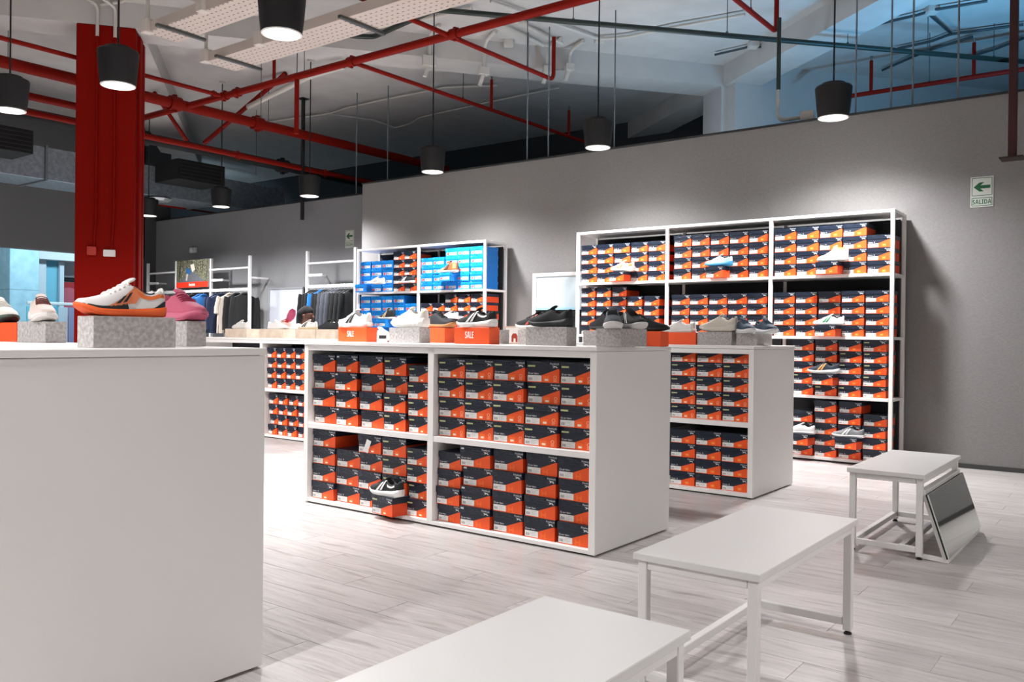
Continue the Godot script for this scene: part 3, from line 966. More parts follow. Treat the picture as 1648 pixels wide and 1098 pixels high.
func bench(x: Array, z: Array, label: String, mirror := false) -> Node3D:
	var w: float = x[1] - x[0]
	var l: float = z[1] - z[0]
	var h := 0.45
	var t := thing("bench", label, "bench", Vector3((x[0] + x[1]) / 2, 0, (z[0] + z[1]) / 2), 0.0, "white seating benches")
	var m := hexm("dddbd8", 0.45)
	part(t, "seat", box(w, 0.024, l, 0.002), bench_top, Vector3(0, h - 0.012, 0))
	var a := w / 2 - 0.028
	var b := l / 2 - 0.028
	for sx in [-1, 1]:
		for sz in [-1, 1]:
			var leg := part(t, "leg", box(0.032, h - 0.039, 0.032, 0.003), m, Vector3(sx * a, (h - 0.039) / 2 + 0.015, sz * b))
			part(leg, "foot", lathe([Vector2(0, 0.016), Vector2(0.009, 0.016), Vector2(0.009, 0.008), Vector2(0.015, 0.006), Vector2(0.015, 0.0), Vector2(0, 0)], 12), hexm("141414", 0.7), Vector3(0, -(h - 0.039) / 2 - 0.015, 0))
	for sx in [-1, 1]: part(t, "apron", box(0.028, 0.028, l - 0.09, 0.002), m, Vector3(sx * a, h - 0.039, 0))
	for sz in [-1, 1]: part(t, "apron", box(w - 0.09, 0.028, 0.028, 0.002), m, Vector3(0, h - 0.039, sz * b))
	for sz in [-1, 1]: part(t, "stretcher", box(w - 0.09, 0.03, 0.03, 0.002), m, Vector3(0, 0.05, sz * b))
	part(t, "stretcher", box(0.03, 0.03, l - 0.09, 0.002), m, Vector3(-a, 0.05, 0))
	if mirror:
		part(t, "stretcher", box(0.03, 0.03, l - 0.09, 0.002), m, Vector3(a - 0.09, 0.05, 0))
		var y1 := 0.345
		var xo := w / 2 + 0.1
		for sz in [-1, 1]:
			part(t, "mirror_frame", bar(Vector3(a + 0.02, y1, sz * (b - 0.01)), Vector3(xo, 0.012, sz * (b - 0.01)), 0.026, 0.022), m)
			part(t, "mirror_frame", bar(Vector3(a, 0.02, sz * (b - 0.01)), Vector3(xo, 0.012, sz * (b - 0.01)), 0.024, 0.022), m)
		part(t, "mirror_frame", bar(Vector3(a + 0.012, y1 + 0.01, -b), Vector3(a + 0.012, y1 + 0.01, b), 0.03, 0.024), m)
		part(t, "mirror_frame", bar(Vector3(xo, 0.012, -b), Vector3(xo, 0.012, b), 0.024, 0.022), m)
		var dir := (Vector3(xo, 0.02, 0) - Vector3(a + 0.022, y1, 0)).normalized()
		var nn := Vector3(-dir.y, dir.x, 0)
		var mid := (Vector3(xo, 0.02, 0) + Vector3(a + 0.022, y1, 0)) / 2 + nn * 0.016
		var st := start()
		put_box(st, Vector3(0.008, 0.335, l - 0.03), 0.001, Transform3D(Basis(nn, -dir, Vector3(0, 0, 1)).orthonormalized(), mid))
		var mr := StandardMaterial3D.new()
		mr.albedo_color = Color(0.86, 0.88, 0.87)
		mr.metallic = 1.0
		mr.roughness = 0.04
		part(t, "mirror", done(st), mr)
		var s2 := start()
		put_box(s2, Vector3(0.007, 0.338, l - 0.024), 0.001, Transform3D(Basis(nn, -dir, Vector3(0, 0, 1)).orthonormalized(), mid - nn * 0.006))
		part(t, "mirror_back", done(s2), hexm("0f1010", 0.8))
	return t

func lamp(p: Vector3, label: String, energy: float) -> void:
	var t := thing("pendant_lamp", label, "lamp", p, 0.0, "black pendant lamps")
	if not cache.has("lamp shell"):
		cache["lamp shell"] = lathe([Vector2(0.112, 0.012), Vector2(0.128, 0.0), Vector2(0.131, 0.004), Vector2(0.142, 0.09), Vector2(0.151, 0.2), Vector2(0.156, 0.262), Vector2(0.148, 0.275), Vector2(0.106, 0.285), Vector2(0.1, 0.302), Vector2(0.02, 0.312), Vector2(0.0, 0.312)], 40)
		cache["lamp disc"] = lathe([Vector2(0, 0.012), Vector2(0.106, 0.012)], 40)
		cache["lamp rim"] = lathe([Vector2(0.112, 0.012), Vector2(0.116, -0.003), Vector2(0.129, -0.003), Vector2(0.131, 0.006), Vector2(0.125, 0.01)], 40)
		mats["lamp glow"] = glow(Color(1.0, 0.97, 0.93), 9.0)
	part(t, "shade", cache["lamp shell"], hexm("101113", 0.6))
	part(t, "lamp_diffuser", cache["lamp disc"], mats["lamp glow"])
	part(t, "rim", cache["lamp rim"], hexm("f0efec", 0.5))
	part(t, "cord", tube([Vector3(0, 0.31, 0), Vector3(0, CEIL - p.y - 0.03, 0)], 0.008, 8), hexm("131314", 0.6))
	part(t, "ceiling_rose", lathe([Vector2(0, 0), Vector2(0.05, 0.0), Vector2(0.05, 0.03), Vector2(0, 0.03)], 16), hexm("cfccc8", 0.6), Vector3(0, CEIL - p.y - 0.03, 0))
	var l := SpotLight3D.new()
	l.name = "lamp_light"
	l.light_energy = energy
	l.light_color = Color(0.985, 0.98, 0.985)
	l.spot_angle = 77.0
	l.spot_angle_attenuation = 1.0
	l.spot_range = 30.0
	l.spot_attenuation = 2.0
	l.light_size = 0.1
	l.shadow_enabled = true
	t.add_child(l)
	l.position = Vector3(0, -0.012, 0)
	l.rotation.x = -PI / 2

func pipe(label: String, pts: Array, r: float, m: Material, called := "pipe", cat := "pipe", group := "", collars := [], sides := 12) -> Node3D:
	# a pipe run with its couplings; the thing sits at the run's first point
	var o: Vector3 = pts[0]
	var t := thing(called, label, cat, o, 0.0, group)
	var loc := []
	for p in pts: loc.append(p - o)
	part(t, "run", tube(fillet(loc, r * 3.5) if pts.size() > 2 else loc, r, sides), m)
	for f in collars:
		var a: Vector3 = loc[0]
		var b: Vector3 = loc[-1]
		var c := a.lerp(b, f)
		var d := (b - a).normalized()
		part(t, "coupling", tube([c - d * r * 1.1, c + d * r * 1.1], r * 1.35, 12), m)
		part(t, "coupling_bolt", box(r * 0.7, r * 3.3, r * 0.7, 0.002), m, c)
	return t

func rod(x: float, z: float, y0: float, label: String) -> void:
	var t := thing("hanger_rod", label, "rod", Vector3(x, y0, z), 0.0, "thin hanger rods")
	part(t, "rod", tube([Vector3(0, 0.03, 0), Vector3(0, CEIL - y0, 0)], 0.005, 6), hexm("55575a", 0.5, 0.4))
	part(t, "clamp", lathe([Vector2(0.012, 0), Vector2(0.018, 0.015), Vector2(0.012, 0.04)], 10), hexm("55575a", 0.5, 0.4))

func prism(p: Array, y0: float, y1: float) -> ArrayMesh:
	# a block over a polygon of [x, z] points
	var st := start()
	var pp := PackedVector2Array()
	for e in p: pp.append(Vector2(e[0], e[1]))
	var c := Vector2.ZERO
	for v in pp: c += v / pp.size()
	for i in range(1, pp.size() - 1):
		for y in [y0, y1]: tri(st, Vector3(pp[0].x, y, pp[0].y), Vector3(pp[i].x, y, pp[i].y), Vector3(pp[i + 1].x, y, pp[i + 1].y), Vector3(0, y - (y0 + y1) / 2, 0))
	for i in pp.size():
		var a := pp[i]
		var b := pp[(i + 1) % pp.size()]
		var n := (a + b) / 2 - c
		quad(st, Vector3(a.x, y0, a.y), Vector3(b.x, y0, b.y), Vector3(b.x, y1, b.y), Vector3(a.x, y1, a.y), Vector3(n.x, 0, n.y))
	return done(st)

func dpt(a: float, b: float) -> Array:
	# the building's own grid (turned against the shop) to [x, z]
	var v := D1 * a + D2 * b
	return [v.x, v.z]

func exit_sign(at: Vector3, w: float, h: float, label: String) -> void:
	var t := thing("exit_sign", label, "sign", at)
	var green := hexm("0d5a33", 0.6)
	part(t, "panel", box(w, h, 0.006, 0.001), hexm("cfd3cb", 0.5), Vector3(0, h / 2, 0))
	var z := 0.0035
	var up := h * 0.66
	for f in [[0.86, 0.02, h * 0.955, 0], [0.86, 0.02, h - up + 0.012, 0], [0.86, 0.02, h * 0.3, 0], [0.86, 0.02, h * 0.05, 0]]: part(t, "border", box(w * f[0], 0.005, 0.001, 0), green, Vector3(0, f[2], z))
	for s in [-1, 1]:
		part(t, "border", box(0.005, h * 0.955 - (h - up + 0.012), 0.001, 0), green, Vector3(s * w * 0.43, (h * 0.955 + h - up + 0.012) / 2, z))
		part(t, "border", box(0.005, h * 0.25, 0.001, 0), green, Vector3(s * w * 0.43, h * 0.175, z))
	var k := w * 0.36
	part(t, "arrow", extrude([Vector2(-k, 0), Vector2(-k * 0.3, k * 0.62), Vector2(k * 0.25, k * 0.62), Vector2(-k * 0.2, k * 0.22), Vector2(k, k * 0.22), Vector2(k, -k * 0.22), Vector2(-k * 0.2, -k * 0.22), Vector2(k * 0.25, -k * 0.62), Vector2(-k * 0.3, -k * 0.62)], 0.002), green, Vector3(0, h * 0.66, z))
	part(t, "lettering", cache_text("SALIDA", h * 0.15, 0.78), green, Vector3(0, h * 0.175, z))

# ---------------------------------------------------------------- scene
var white_board: StandardMaterial3D
var bench_top: StandardMaterial3D
var riser_orange: StandardMaterial3D
var riser_stone: StandardMaterial3D
var riser_wood: StandardMaterial3D
var red_paint: StandardMaterial3D
var concrete: StandardMaterial3D
var conduit: StandardMaterial3D

func _ready() -> void:
	rng.seed = 2024
	# camera, as read off the photograph's vanishing points
	var cam := Camera3D.new()
	cam.name = "camera"
	cam.fov = 43.28
	cam.near = 0.05
	cam.far = 120.0
	add_child(cam)
	cam.position = Vector3(0, 1.15, 0)
	cam.rotation_order = EULER_ORDER_YXZ
	cam.rotation_degrees = Vector3(-0.32, 37.185, 0.647)
	cam.current = true
	var env := Environment.new()
	env.background_mode = Environment.BG_COLOR
	env.background_color = Color(0.02, 0.025, 0.03)
	env.tonemap_mode = Environment.TONE_MAPPER_LINEAR
	env.tonemap_exposure = 1.18
	env.sdfgi_enabled = true
	env.ssao_enabled = true
	env.ssil_enabled = true
	var we := WorldEnvironment.new()
	we.name = "environment"
	we.environment = env
	add_child(we)
	# lamp energies (the lamps themselves are built below)
	var lamp_energy := 14.0
	var cool_energy := 3.6
	var mall_energy := 22.0

	white_board = hexm("eeece9", 0.42)
	bench_top = hexm("d6d5d3", 0.4)
	riser_orange = hexm("f0561f", 0.5)
	riser_stone = surface_mat(Color(0.57, 0.55, 0.54), Color(0.8, 0.785, 0.775), 0.045, 2.2, 0.7, 0.0, 3)
	riser_wood = surface_mat(Color(0.83, 0.75, 0.67), Color(0.9, 0.84, 0.77), 0.01, 2.0, 0.6, 0.0, 4)
	red_paint = hexm("801408", 0.55)
	red_paint.metallic_specular = 0.25
	hexm("800c04", 0.75).metallic_specular = 0.2
	hexm("800c04", 0.65).metallic_specular = 0.2
	concrete = surface_mat(Color(0.735, 0.725, 0.715), Color(0.785, 0.775, 0.765), 0.012, 0.35, 0.9, 0.25, 9)
	conduit = hexm("c9c5be", 0.5)

	build_shell()
	build_floor()
	build_mall()
	build_ceiling()
	build_lamps(lamp_energy, cool_energy, mall_energy)
	build_counters()
	build_wall_shelves()
	build_displays()
	build_benches()
	build_racks()
	build_details()
	build_person(Vector3(-9.95, 0, -8.05), 0.5)
	print("nodes ", get_child_count())

func build_shell() -> void:
	var grey := surface_mat(Color(0.50, 0.493, 0.49), Color(0.53, 0.523, 0.52), 0.05, 1.0, 0.75, 0.6, 21)
	var grey2 := surface_mat(Color(0.52, 0.525, 0.535), Color(0.55, 0.555, 0.565), 0.05, 1.0, 0.75, 0.6, 22)
	var dark := hexm("4a4c4e", 0.9)
	structure("wall_back", box(9.7, 3.35, 0.15, 0), grey, Vector3(-4.55, 1.675, WALL_Z - 0.075))
	structure("wall_back_right", box(2.7, 3.35, 0.15, 0), hexm("dcdad6", 0.8), Vector3(1.65, 1.675, WALL_Z - 0.075))
	structure("wall_back_left", box(6.75, 3.35, 0.15, 0), grey2, Vector3(-12.77, 1.675, -9.415))
	structure("wall_return", box(0.12, 3.35, 0.75, 0), grey, Vector3(-9.34, 1.675, -9.13))
	structure("trim_1", box(12.4, 0.02, 0.19, 0.002), hexm("26282a", 0.7), Vector3(-3.2, 3.36, WALL_Z - 0.075))
	structure("trim_2", box(6.75, 0.02, 0.19, 0.002), hexm("26282a", 0.7), Vector3(-12.77, 3.36, -9.415))
	structure("baseboard_back", box(9.7, 0.04, 0.012, 0.002), hexm("3b3c3a", 0.7), Vector3(-4.55, 0.02, WALL_Z + 0.006))
	structure("ceiling", box(34, 0.25, 32, 0), concrete, Vector3(-13, CEIL + 0.125, -4))
	structure("wall_right", box(0.2, 5.1, 27, 0), hexm("dcdad6", 0.8), Vector3(3.1, 2.5, -5))
	structure("wall_front", box(34, 5.1, 0.2, 0), hexm("c9c7c4", 0.8), Vector3(-13, 2.5, 7.1))
	# beyond the shop's partition: the building's own walls
	structure("wall_building", box(26, 5.1, 0.2, 0), hexm("3d3f42", 0.9), Vector3(-17.5, 2.5, -13.7))
	structure("wall_building_side", prism([dpt(6.2, 10.8), dpt(20, 10.8), dpt(20, 11.1), dpt(6.2, 11.1)], 0, CEIL), concrete)
	# bulkhead over the shop's opening to the mall, and the wall beside it
	structure("wall_left", box(0.25, CEIL - 2.6, 16.2, 0), hexm("6b6d6e", 0.85), Vector3(-16.12, (CEIL + 2.6) / 2, -1.0))
	structure("wall_left_side", box(0.25, CEIL, 1.4, 0), hexm("45484a", 0.9), Vector3(-16.12, CEIL / 2, -8.95))

func build_mall() -> void:
	var pale := surface_mat(Color(0.62, 0.76, 0.8), Color(0.72, 0.84, 0.87), 0.012, 0.6, 0.8, 0.0, 41)
	structure("wall_mall_far", box(0.2, 5.1, 26, 0), hexm("c9d6dc", 0.8), Vector3(-28, 2.5, -3))
	structure("wall_mall_end", box(12, 5.1, 0.2, 0), hexm("b9c6cc", 0.8), Vector3(-22, 2.5, -15.5))
	var t := thing("mall_column", "pale blue concrete column standing in the mall outside the shop", "column", Vector3(-19.2, 0, -8.12))
	part(t, "shaft", box(0.6, CEIL, 0.58, 0.01), pale, Vector3(0, CEIL / 2, 0))
	for k in 4: part(t, "joint_band", box(0.604, 0.012, 0.584, 0), hexm("86a3ad", 0.8), Vector3(0, 1.1 + k * 0.9, 0))
	t = thing("shop_portal", "white shop portal with flat header across the mall", "storefront", Vector3(-20.5, 0, -9.5))
	part(t, "jamb", box(0.3, 3.4, 0.22, 0.005), hexm("e6eaec", 0.6), Vector3(0, 1.7, 0.4))
	part(t, "jamb", box(0.2, 3.4, 0.26, 0.005), hexm("86cbdc", 0.6), Vector3(-0.05, 1.7, 0.13), Vector3.ZERO, "turquoise jamb panel")
	part(t, "jamb", box(0.3, 2.75, 0.1, 0.005), hexm("dfe6ea", 0.6), Vector3(0, 1.375, -0.06))
	part(t, "header", box(0.5, 0.5, 3.4, 0.005), hexm("eef0f0", 0.6), Vector3(0.1, 3.02, -1.0))
	t = thing("storefront_display", "red shop window display across the mall beside the red column", "storefront", Vector3(-20.95, 0, -10.5))
	part(t, "panel", box(0.2, 2.32, 1.5, 0.005), hexm("c2303a", 0.6), Vector3(0, 1.16, 0))
	part(t, "sign_band", box(0.24, 0.07, 1.5, 0.005), hexm("15181c", 0.5), Vector3(0, 2.38, 0))
	part(t, "fascia", box(0.3, 0.32, 1.5, 0.005), hexm("e9ecee", 0.5), Vector3(-0.02, 2.59, 0))
	part(t, "arch", lathe([Vector2(0, 0), Vector2(0.34, 0), Vector2(0.34, 0.02), Vector2(0, 0.02)], 28), hexm("d96a78", 0.6), Vector3(0.1, 1.85, 0.55), Vector3(0, 0, -PI / 2))
	t = thing("mall_railing", "white handrail over coloured glass panels outside the shop", "railing", Vector3(-18.4, 0, -8.9))
	part(t, "handrail", box(0.06, 0.06, 1.9, 0.01), hexm("e8ebec", 0.4), Vector3(0, 1.72, 0))
	for k in 9: part(t, "panel", box(0.02, 1.6, 0.19, 0.002), hexm(["7ed0e0", "a7dbe6", "5fb9d0", "c9d6de", "9aa0c0", "b07a86", "7fb4d8", "c3dbe6", "8fa6c8"][k], 0.2), Vector3(0, 0.85, 0.86 - k * 0.21))
	t = thing("blue_billboard", "dark blue illuminated board across the mall at the left edge", "billboard", Vector3(-24, 0, -9.4))
	part(t, "board", box(0.15, 1.6, 2.6, 0.01), hexm("123a80", 0.4), Vector3(0, 2.1, 0))
	part(t, "base_band", box(0.17, 0.16, 2.6, 0.01), hexm("d0543c", 0.5), Vector3(0, 1.25, 0))
	part(t, "lower_board", box(0.15, 1.1, 2.6, 0.01), hexm("2a6fb0", 0.5), Vector3(0, 0.6, 0))
	t = thing("mall_white_fascia", "white lit fascia above the dark blue board", "fascia", Vector3(-24, 0, -9.4))
	part(t, "band", box(0.3, 0.5, 3.4, 0.01), hexm("eef1f2", 0.5), Vector3(0, 3.35, 0))

func build_ceiling() -> void:
	# concrete beams on the building's turned grid
	var bm := func(label: String, p: Array, y0: float) -> void:
		var t := thing("concrete_beam", label, "beam")
		part(t, "beam", prism(p, y0, CEIL), concrete)
	bm.call("pale concrete beam crossing the whole ceiling above the red column", [dpt(-8, 11.0), dpt(6.6, 11.0), dpt(6.6, 11.55), dpt(-8, 11.55)], 4.74)
	bm.call("pale concrete beam running overhead at right towards the tall wall shelf", [dpt(6.12, 1.5), dpt(6.62, 1.5), dpt(6.62, 10.99), dpt(6.12, 10.99)], 4.74)
	bm.call("bluish concrete beam going back beyond the partition wall", [dpt(6.12, 11.56), dpt(6.62, 11.56), dpt(6.62, 17), dpt(6.12, 17)], 4.74)
	bm.call("concrete beam running back from the top of the red column", [dpt(-2.2, 11.56), dpt(-1.55, 11.56), dpt(-1.55, 20), dpt(-2.2, 20)], 4.74)
	var t := thing("concrete_column", "bare concrete column behind the partition wall under the beam crossing", "column")
	part(t, "shaft", prism([dpt(6.1, 11.0), dpt(6.64, 11.0), dpt(6.64, 11.54), dpt(6.1, 11.54)], 0, 4.74), concrete)
	# the red column
	var c := D1 * -1.92 + D2 * 11.32
	t = thing("red_column", "tall red painted column behind the shoe counters on the left", "column", c, atan2(-D1.z, D1.x))
	part(t, "shaft", box(0.64, 4.74, 0.62, 0.012), hexm("800c04", 0.75), Vector3(0, 2.37, 0))
	part(t, "corner_strip", box(0.035, 4.7, 0.2, 0.006), hexm("800c04", 0.65), Vector3(0.335, 2.35, 0.05))
	part(t, "corner_strip", box(0.03, 4.7, 0.1, 0.006), hexm("800c04", 0.65), Vector3(0.335, 2.35, -0.2))
	for e in [[-0.09, 2.15], [0.1, 2.12]]:
		var run := tube(fillet([Vector3(e[0], 4.72, 0.33), Vector3(e[0], 2.5, 0.33), Vector3(e[0] - 0.02, e[1], 0.33)], 0.1), 0.012, 8)
		part(t, "conduit", run, hexm("800c04", 0.65))
	part(t, "junction_box", box(0.1, 0.1, 0.05, 0.004), hexm("a8200f", 0.5), Vector3(-0.13, 2.09, 0.335))
	part(t, "socket_box", box(0.13, 0.08, 0.045, 0.006), hexm("dedbd8", 0.4), Vector3(0.06, 2.07, 0.335), Vector3.ZERO, "white wall socket")
	# sprinkler pipes
	var r := red_paint
	pipe("thick red sprinkler main crossing above the counters from left to right", [Vector3(-12.6, PIPE_Y, -6.98), Vector3(1.5, PIPE_Y, -6.98)], 0.045, r, "sprinkler_pipe", "pipe", "red sprinkler pipes", [0.165, 0.185, 0.345, 0.46, 0.7])
	pipe("red branch pipe leaving the main towards the wall, left of the central pendant", [Vector3(-7.74, PIPE_Y, -6.98), Vector3(-7.7, PIPE_Y, -12.6)], 0.026, r, "sprinkler_pipe", "pipe", "red sprinkler pipes")
	pipe("red branch pipe crossing the main with an upright end", [Vector3(-6.22, PIPE_Y, -3.0), Vector3(-6.18, PIPE_Y, -8.95), Vector3(-6.18, 4.93, -8.95)], 0.026, r, "sprinkler_pipe", "pipe", "red sprinkler pipes")
	pipe("red branch pipe at upper right ending in an upright", [Vector3(-3.3, PIPE_Y, -3.0), Vector3(-3.3, PIPE_Y, -8.9), Vector3(-3.3, 4.95, -8.9)], 0.026, r, "sprinkler_pipe", "pipe", "red sprinkler pipes")
	pipe("dark red pipe behind the partition wall at far right", [Vector3(-3.6, PIPE_Y, -11.8), Vector3(2.5, PIPE_Y, -11.8)], 0.03, r, "sprinkler_pipe", "pipe", "red sprinkler pipes")
	pipe("short red branch pipe joining the main beside the red column", [Vector3(-10.3, PIPE_Y, -2.0), Vector3(-10.3, PIPE_Y, -6.98)], 0.028, r, "sprinkler_pipe", "pipe", "red sprinkler pipes", [0.97])
	pipe("thickest dark red pipe passing behind the red column", [Vector3(-11.2, PIPE_Y, -1.0), Vector3(-11.2, PIPE_Y, -12.6)], 0.075, red_paint, "sprinkler_pipe", "pipe", "red sprinkler pipes", [0.5, 0.62])
	pipe("dark red pipe below the thickest one behind the red column", [Vector3(-11.6, 4.15, 0.0), Vector3(-11.6, 4.15, -6.2)], 0.05, red_paint, "sprinkler_pipe", "pipe", "red sprinkler pipes")
	pipe("lower dark red pipe above the metal duct", [Vector3(-11.3, 3.88, -1.0), Vector3(-11.4, 3.88, -12.6)], 0.04, red_paint, "sprinkler_pipe", "pipe", "red sprinkler pipes", [0.6, 0.75])
	pipe("red drain pipe with a bend under the metal duct", [Vector3(-15.2, 3.9, -8.6), Vector3(-15.2, 3.62, -8.6), Vector3(-15.1, 3.55, -12.6)], 0.07, red_paint, "drain_pipe", "pipe")
	var up := [[-7.7, -9.6, "upright sprinkler on the branch left of the central pendant"], [-7.7, -11.6, "upright sprinkler far along the left branch"], [-3.1, -11.8, "upright sprinkler on the far right pipe behind the pendant"], [-1.9, -11.8, "upright sprinkler at the far right end above the wall"], [-9.2, -6.98, "upright sprinkler on the main near the cable tray"]]
	for e in up:
		t = thing("upright_sprinkler", e[2], "sprinkler", Vector3(e[0], PIPE_Y, e[1]))
		part(t, "riser_pipe", tube([Vector3.ZERO, Vector3(0, 0.42, 0)], 0.022, 10), r)
		part(t, "head", lathe([Vector2(0, 0.42), Vector2(0.015, 0.42), Vector2(0.012, 0.47), Vector2(0.026, 0.475), Vector2(0.0, 0.48)], 10), hexm("8a8c8e", 0.3, 0.8))
	pipe("red drop pipe hanging from the main behind the cable tray", [Vector3(-8.74, PIPE_Y, -6.98), Vector3(-8.74, 3.67, -6.98)], 0.03, r, "drop_pipe", "pipe").add_child(drop_rod())
	pipe("dark red brace slanting down to the main beside the red column", [Vector3(-10.4, 5.0, -8.1), Vector3(-12.3, 4.2, -8.0)], 0.035, red_paint, "pipe_brace", "brace")
	pipe("dark red brace crossing the other one beside the red column", [Vector3(-11.9, 4.68, -6.9), Vector3(-12.6, 4.1, -8.0)], 0.03, red_paint, "pipe_brace", "brace")
	# the steel post hanging at far right
	t = thing("hanging_post", "dark steel post hanging from the ceiling at far right", "post", Vector3(-1.0, 2.63, -8.0))
	part(t, "pole", box(0.06, CEIL - 2.64, 0.06, 0.004), hexm("3a1512", 0.6), Vector3(0, (CEIL - 2.64) / 2 + 0.01, 0))
	part(t, "end_plate", box(0.17, 0.014, 0.17, 0.002), hexm("241311", 0.6), Vector3(0, 0.007, 0))
	t = thing("hanging_post", "dark steel post hanging at the back between two pendants", "post", Vector3(-11.35, 3.02, -9.2))
	part(t, "pole", box(0.05, CEIL - 3.03, 0.05, 0.004), hexm("191a1c", 0.6), Vector3(0, (CEIL - 3.03) / 2 + 0.01, 0))
	part(t, "end_plate", box(0.14, 0.014, 0.14, 0.002), hexm("191a1c", 0.6), Vector3(0, CEIL - 3.03, 0))
	t = thing("hanging_post", "thin black post hanging beside the red column before the dark corner", "post", Vector3(-15.3, 2.45, -8.6))
	part(t, "pole", box(0.05, CEIL - 2.46, 0.05, 0.004), hexm("0e0f10", 0.6), Vector3(0, (CEIL - 2.46) / 2 + 0.01, 0))
	# green-black pipe on the building's grid
	var gm := hexm("24302c", 0.45)
	pipe("dark green pipe running diagonally across the ceiling to the right", [Vector3(-8.2, 4.62, -6.1), Vector3(-7.4, 4.62, -7.0), Vector3(-6.2, 4.6, -6.75), Vector3(-1.4, 4.6, -12.25)], 0.03, gm, "green_pipe", "pipe")
	pipe("dark green conduit dropping to the grey box on the partition wall", [Vector3(-3.24, 4.5, -8.82), Vector3(-3.24, 3.75, -8.82)], 0.022, gm, "green_pipe", "pipe")
	pipe("grey bent conduit ending at the partition wall top", [Vector3(-3.24, 3.75, -8.82), Vector3(-3.24, 3.43, -8.82), Vector3(-3.0, 3.43, -8.82)], 0.022, hexm("a9aaa8", 0.5), "bent_conduit", "conduit", "grey conduits")
	t = thing("wall_box", "small grey box on top of the partition wall near the right pendant", "box", Vector3(-2.92, 3.37, -8.8))
	part(t, "box", box(0.14, 0.11, 0.08, 0.005), hexm("a7a5a1", 0.6), Vector3(0, 0.055, 0))
	# conduits fixed under the ceiling: [height, radius, points, what sets it apart]
	var runs := [
		[4.97, 0.022, [[-11.54, -4.64], [-11.13, -5.24], [-10.9, -5.33], [-10.57, -5.84], [-10.5, -6.05], [-10.07, -6.59]], "along the beam over the red column"],
		[4.98, 0.022, [[-10.53, -5.41], [-10.42, -5.67], [-10.27, -5.75], [-9.59, -5.8], [-9.36, -6.12], [-9.53, -6.38]], "arching between the red column and the cable tray"],
		[4.98, 0.022, [[-10.2, -5.0], [-9.7, -5.2], [-9.1, -5.1], [-8.9, -5.4], [-8.8, -5.6]], "bending down into the cable tray end"],
		[4.98, 0.026, [[-8.78, -8.39], [-8.1, -7.76], [-7.88, -7.63], [-7.21, -7.64], [-6.5, -7.72]], "behind the main pipe in the middle"],
		[4.6, 0.04, [[-11.16, -8.0], [-9.13, -7.52], [-8.45, -7.51]], "thick and slanting behind the main pipe"],
		[4.98, 0.014, [[-13.45, -9.65], [-11.6, -9.97], [-11.02, -9.88], [-9.87, -9.9], [-8.91, -9.94], [-8.18, -10.33]], "thin, on the dark ceiling behind"],
		[4.98, 0.014, [[-11.6, -9.97], [-11.29, -10.7], [-11.39, -11.35], [-10.93, -11.28], [-10.48, -11.05], [-8.95, -10.98], [-7.46, -10.96]], "zigzag, on the dark ceiling behind"],
		[4.98, 0.02, [[-6.18, -7.67], [-5.85, -9.35], [-5.83, -9.47], [-5.49, -9.6], [-4.85, -9.63], [-3.99, -9.74]], "with a bend above the second pendant from the right"],
		[4.98, 0.024, [[-6.54, -8.12], [-6.54, -8.3], [-6.54, -9.03], [-6.56, -9.25]], "left of two short parallel ones at the beam"],
		[4.98, 0.024, [[-6.32, -8.28], [-6.32, -9.13], [-6.31, -9.34]], "right of two short parallel ones at the beam"],
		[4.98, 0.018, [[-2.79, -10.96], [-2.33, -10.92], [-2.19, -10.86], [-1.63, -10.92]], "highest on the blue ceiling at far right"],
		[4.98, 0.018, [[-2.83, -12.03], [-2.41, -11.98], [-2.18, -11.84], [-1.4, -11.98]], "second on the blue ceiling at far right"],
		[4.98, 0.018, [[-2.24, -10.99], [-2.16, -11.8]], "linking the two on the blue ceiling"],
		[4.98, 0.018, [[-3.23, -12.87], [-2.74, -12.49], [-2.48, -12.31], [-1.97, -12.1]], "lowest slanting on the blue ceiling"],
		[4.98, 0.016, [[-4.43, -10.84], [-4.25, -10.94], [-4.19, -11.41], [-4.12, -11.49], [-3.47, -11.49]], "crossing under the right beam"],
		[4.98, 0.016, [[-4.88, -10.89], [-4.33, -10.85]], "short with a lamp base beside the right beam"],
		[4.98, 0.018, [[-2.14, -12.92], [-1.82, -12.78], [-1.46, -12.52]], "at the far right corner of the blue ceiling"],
	]
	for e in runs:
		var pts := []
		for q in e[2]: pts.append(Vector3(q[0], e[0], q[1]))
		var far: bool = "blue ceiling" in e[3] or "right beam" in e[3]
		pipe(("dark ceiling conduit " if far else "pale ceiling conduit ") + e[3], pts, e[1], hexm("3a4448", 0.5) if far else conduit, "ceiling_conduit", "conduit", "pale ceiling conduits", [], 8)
	# conduits dropping to the wall tops
	var drops := [[-6.464, -8.79, "left of a pair behind the second pendant"], [-6.138, -8.79, "right of a pair behind the second pendant"], [-5.191, -8.79, "grey beside the second pendant from the right"], [-2.452, -8.79, "right of the right pendant"], [-2.124, -8.79, "second right of the right pendant"], [-1.931, -8.79, "third right of the right pendant"], [-1.544, -8.79, "fourth right of the right pendant"], [-10.3, -9.42, "between the two back left pendants"], [-9.6, -9.42, "right of the back left pendants"]]
	for e in drops:
		pipe("thin vertical conduit to the wall top, " + e[2], [Vector3(e[0], CEIL - 0.03, e[1]), Vector3(e[0], 3.37, e[1])], 0.009, hexm("6c7478", 0.5), "drop_conduit", "conduit", "vertical conduits", [], 8)
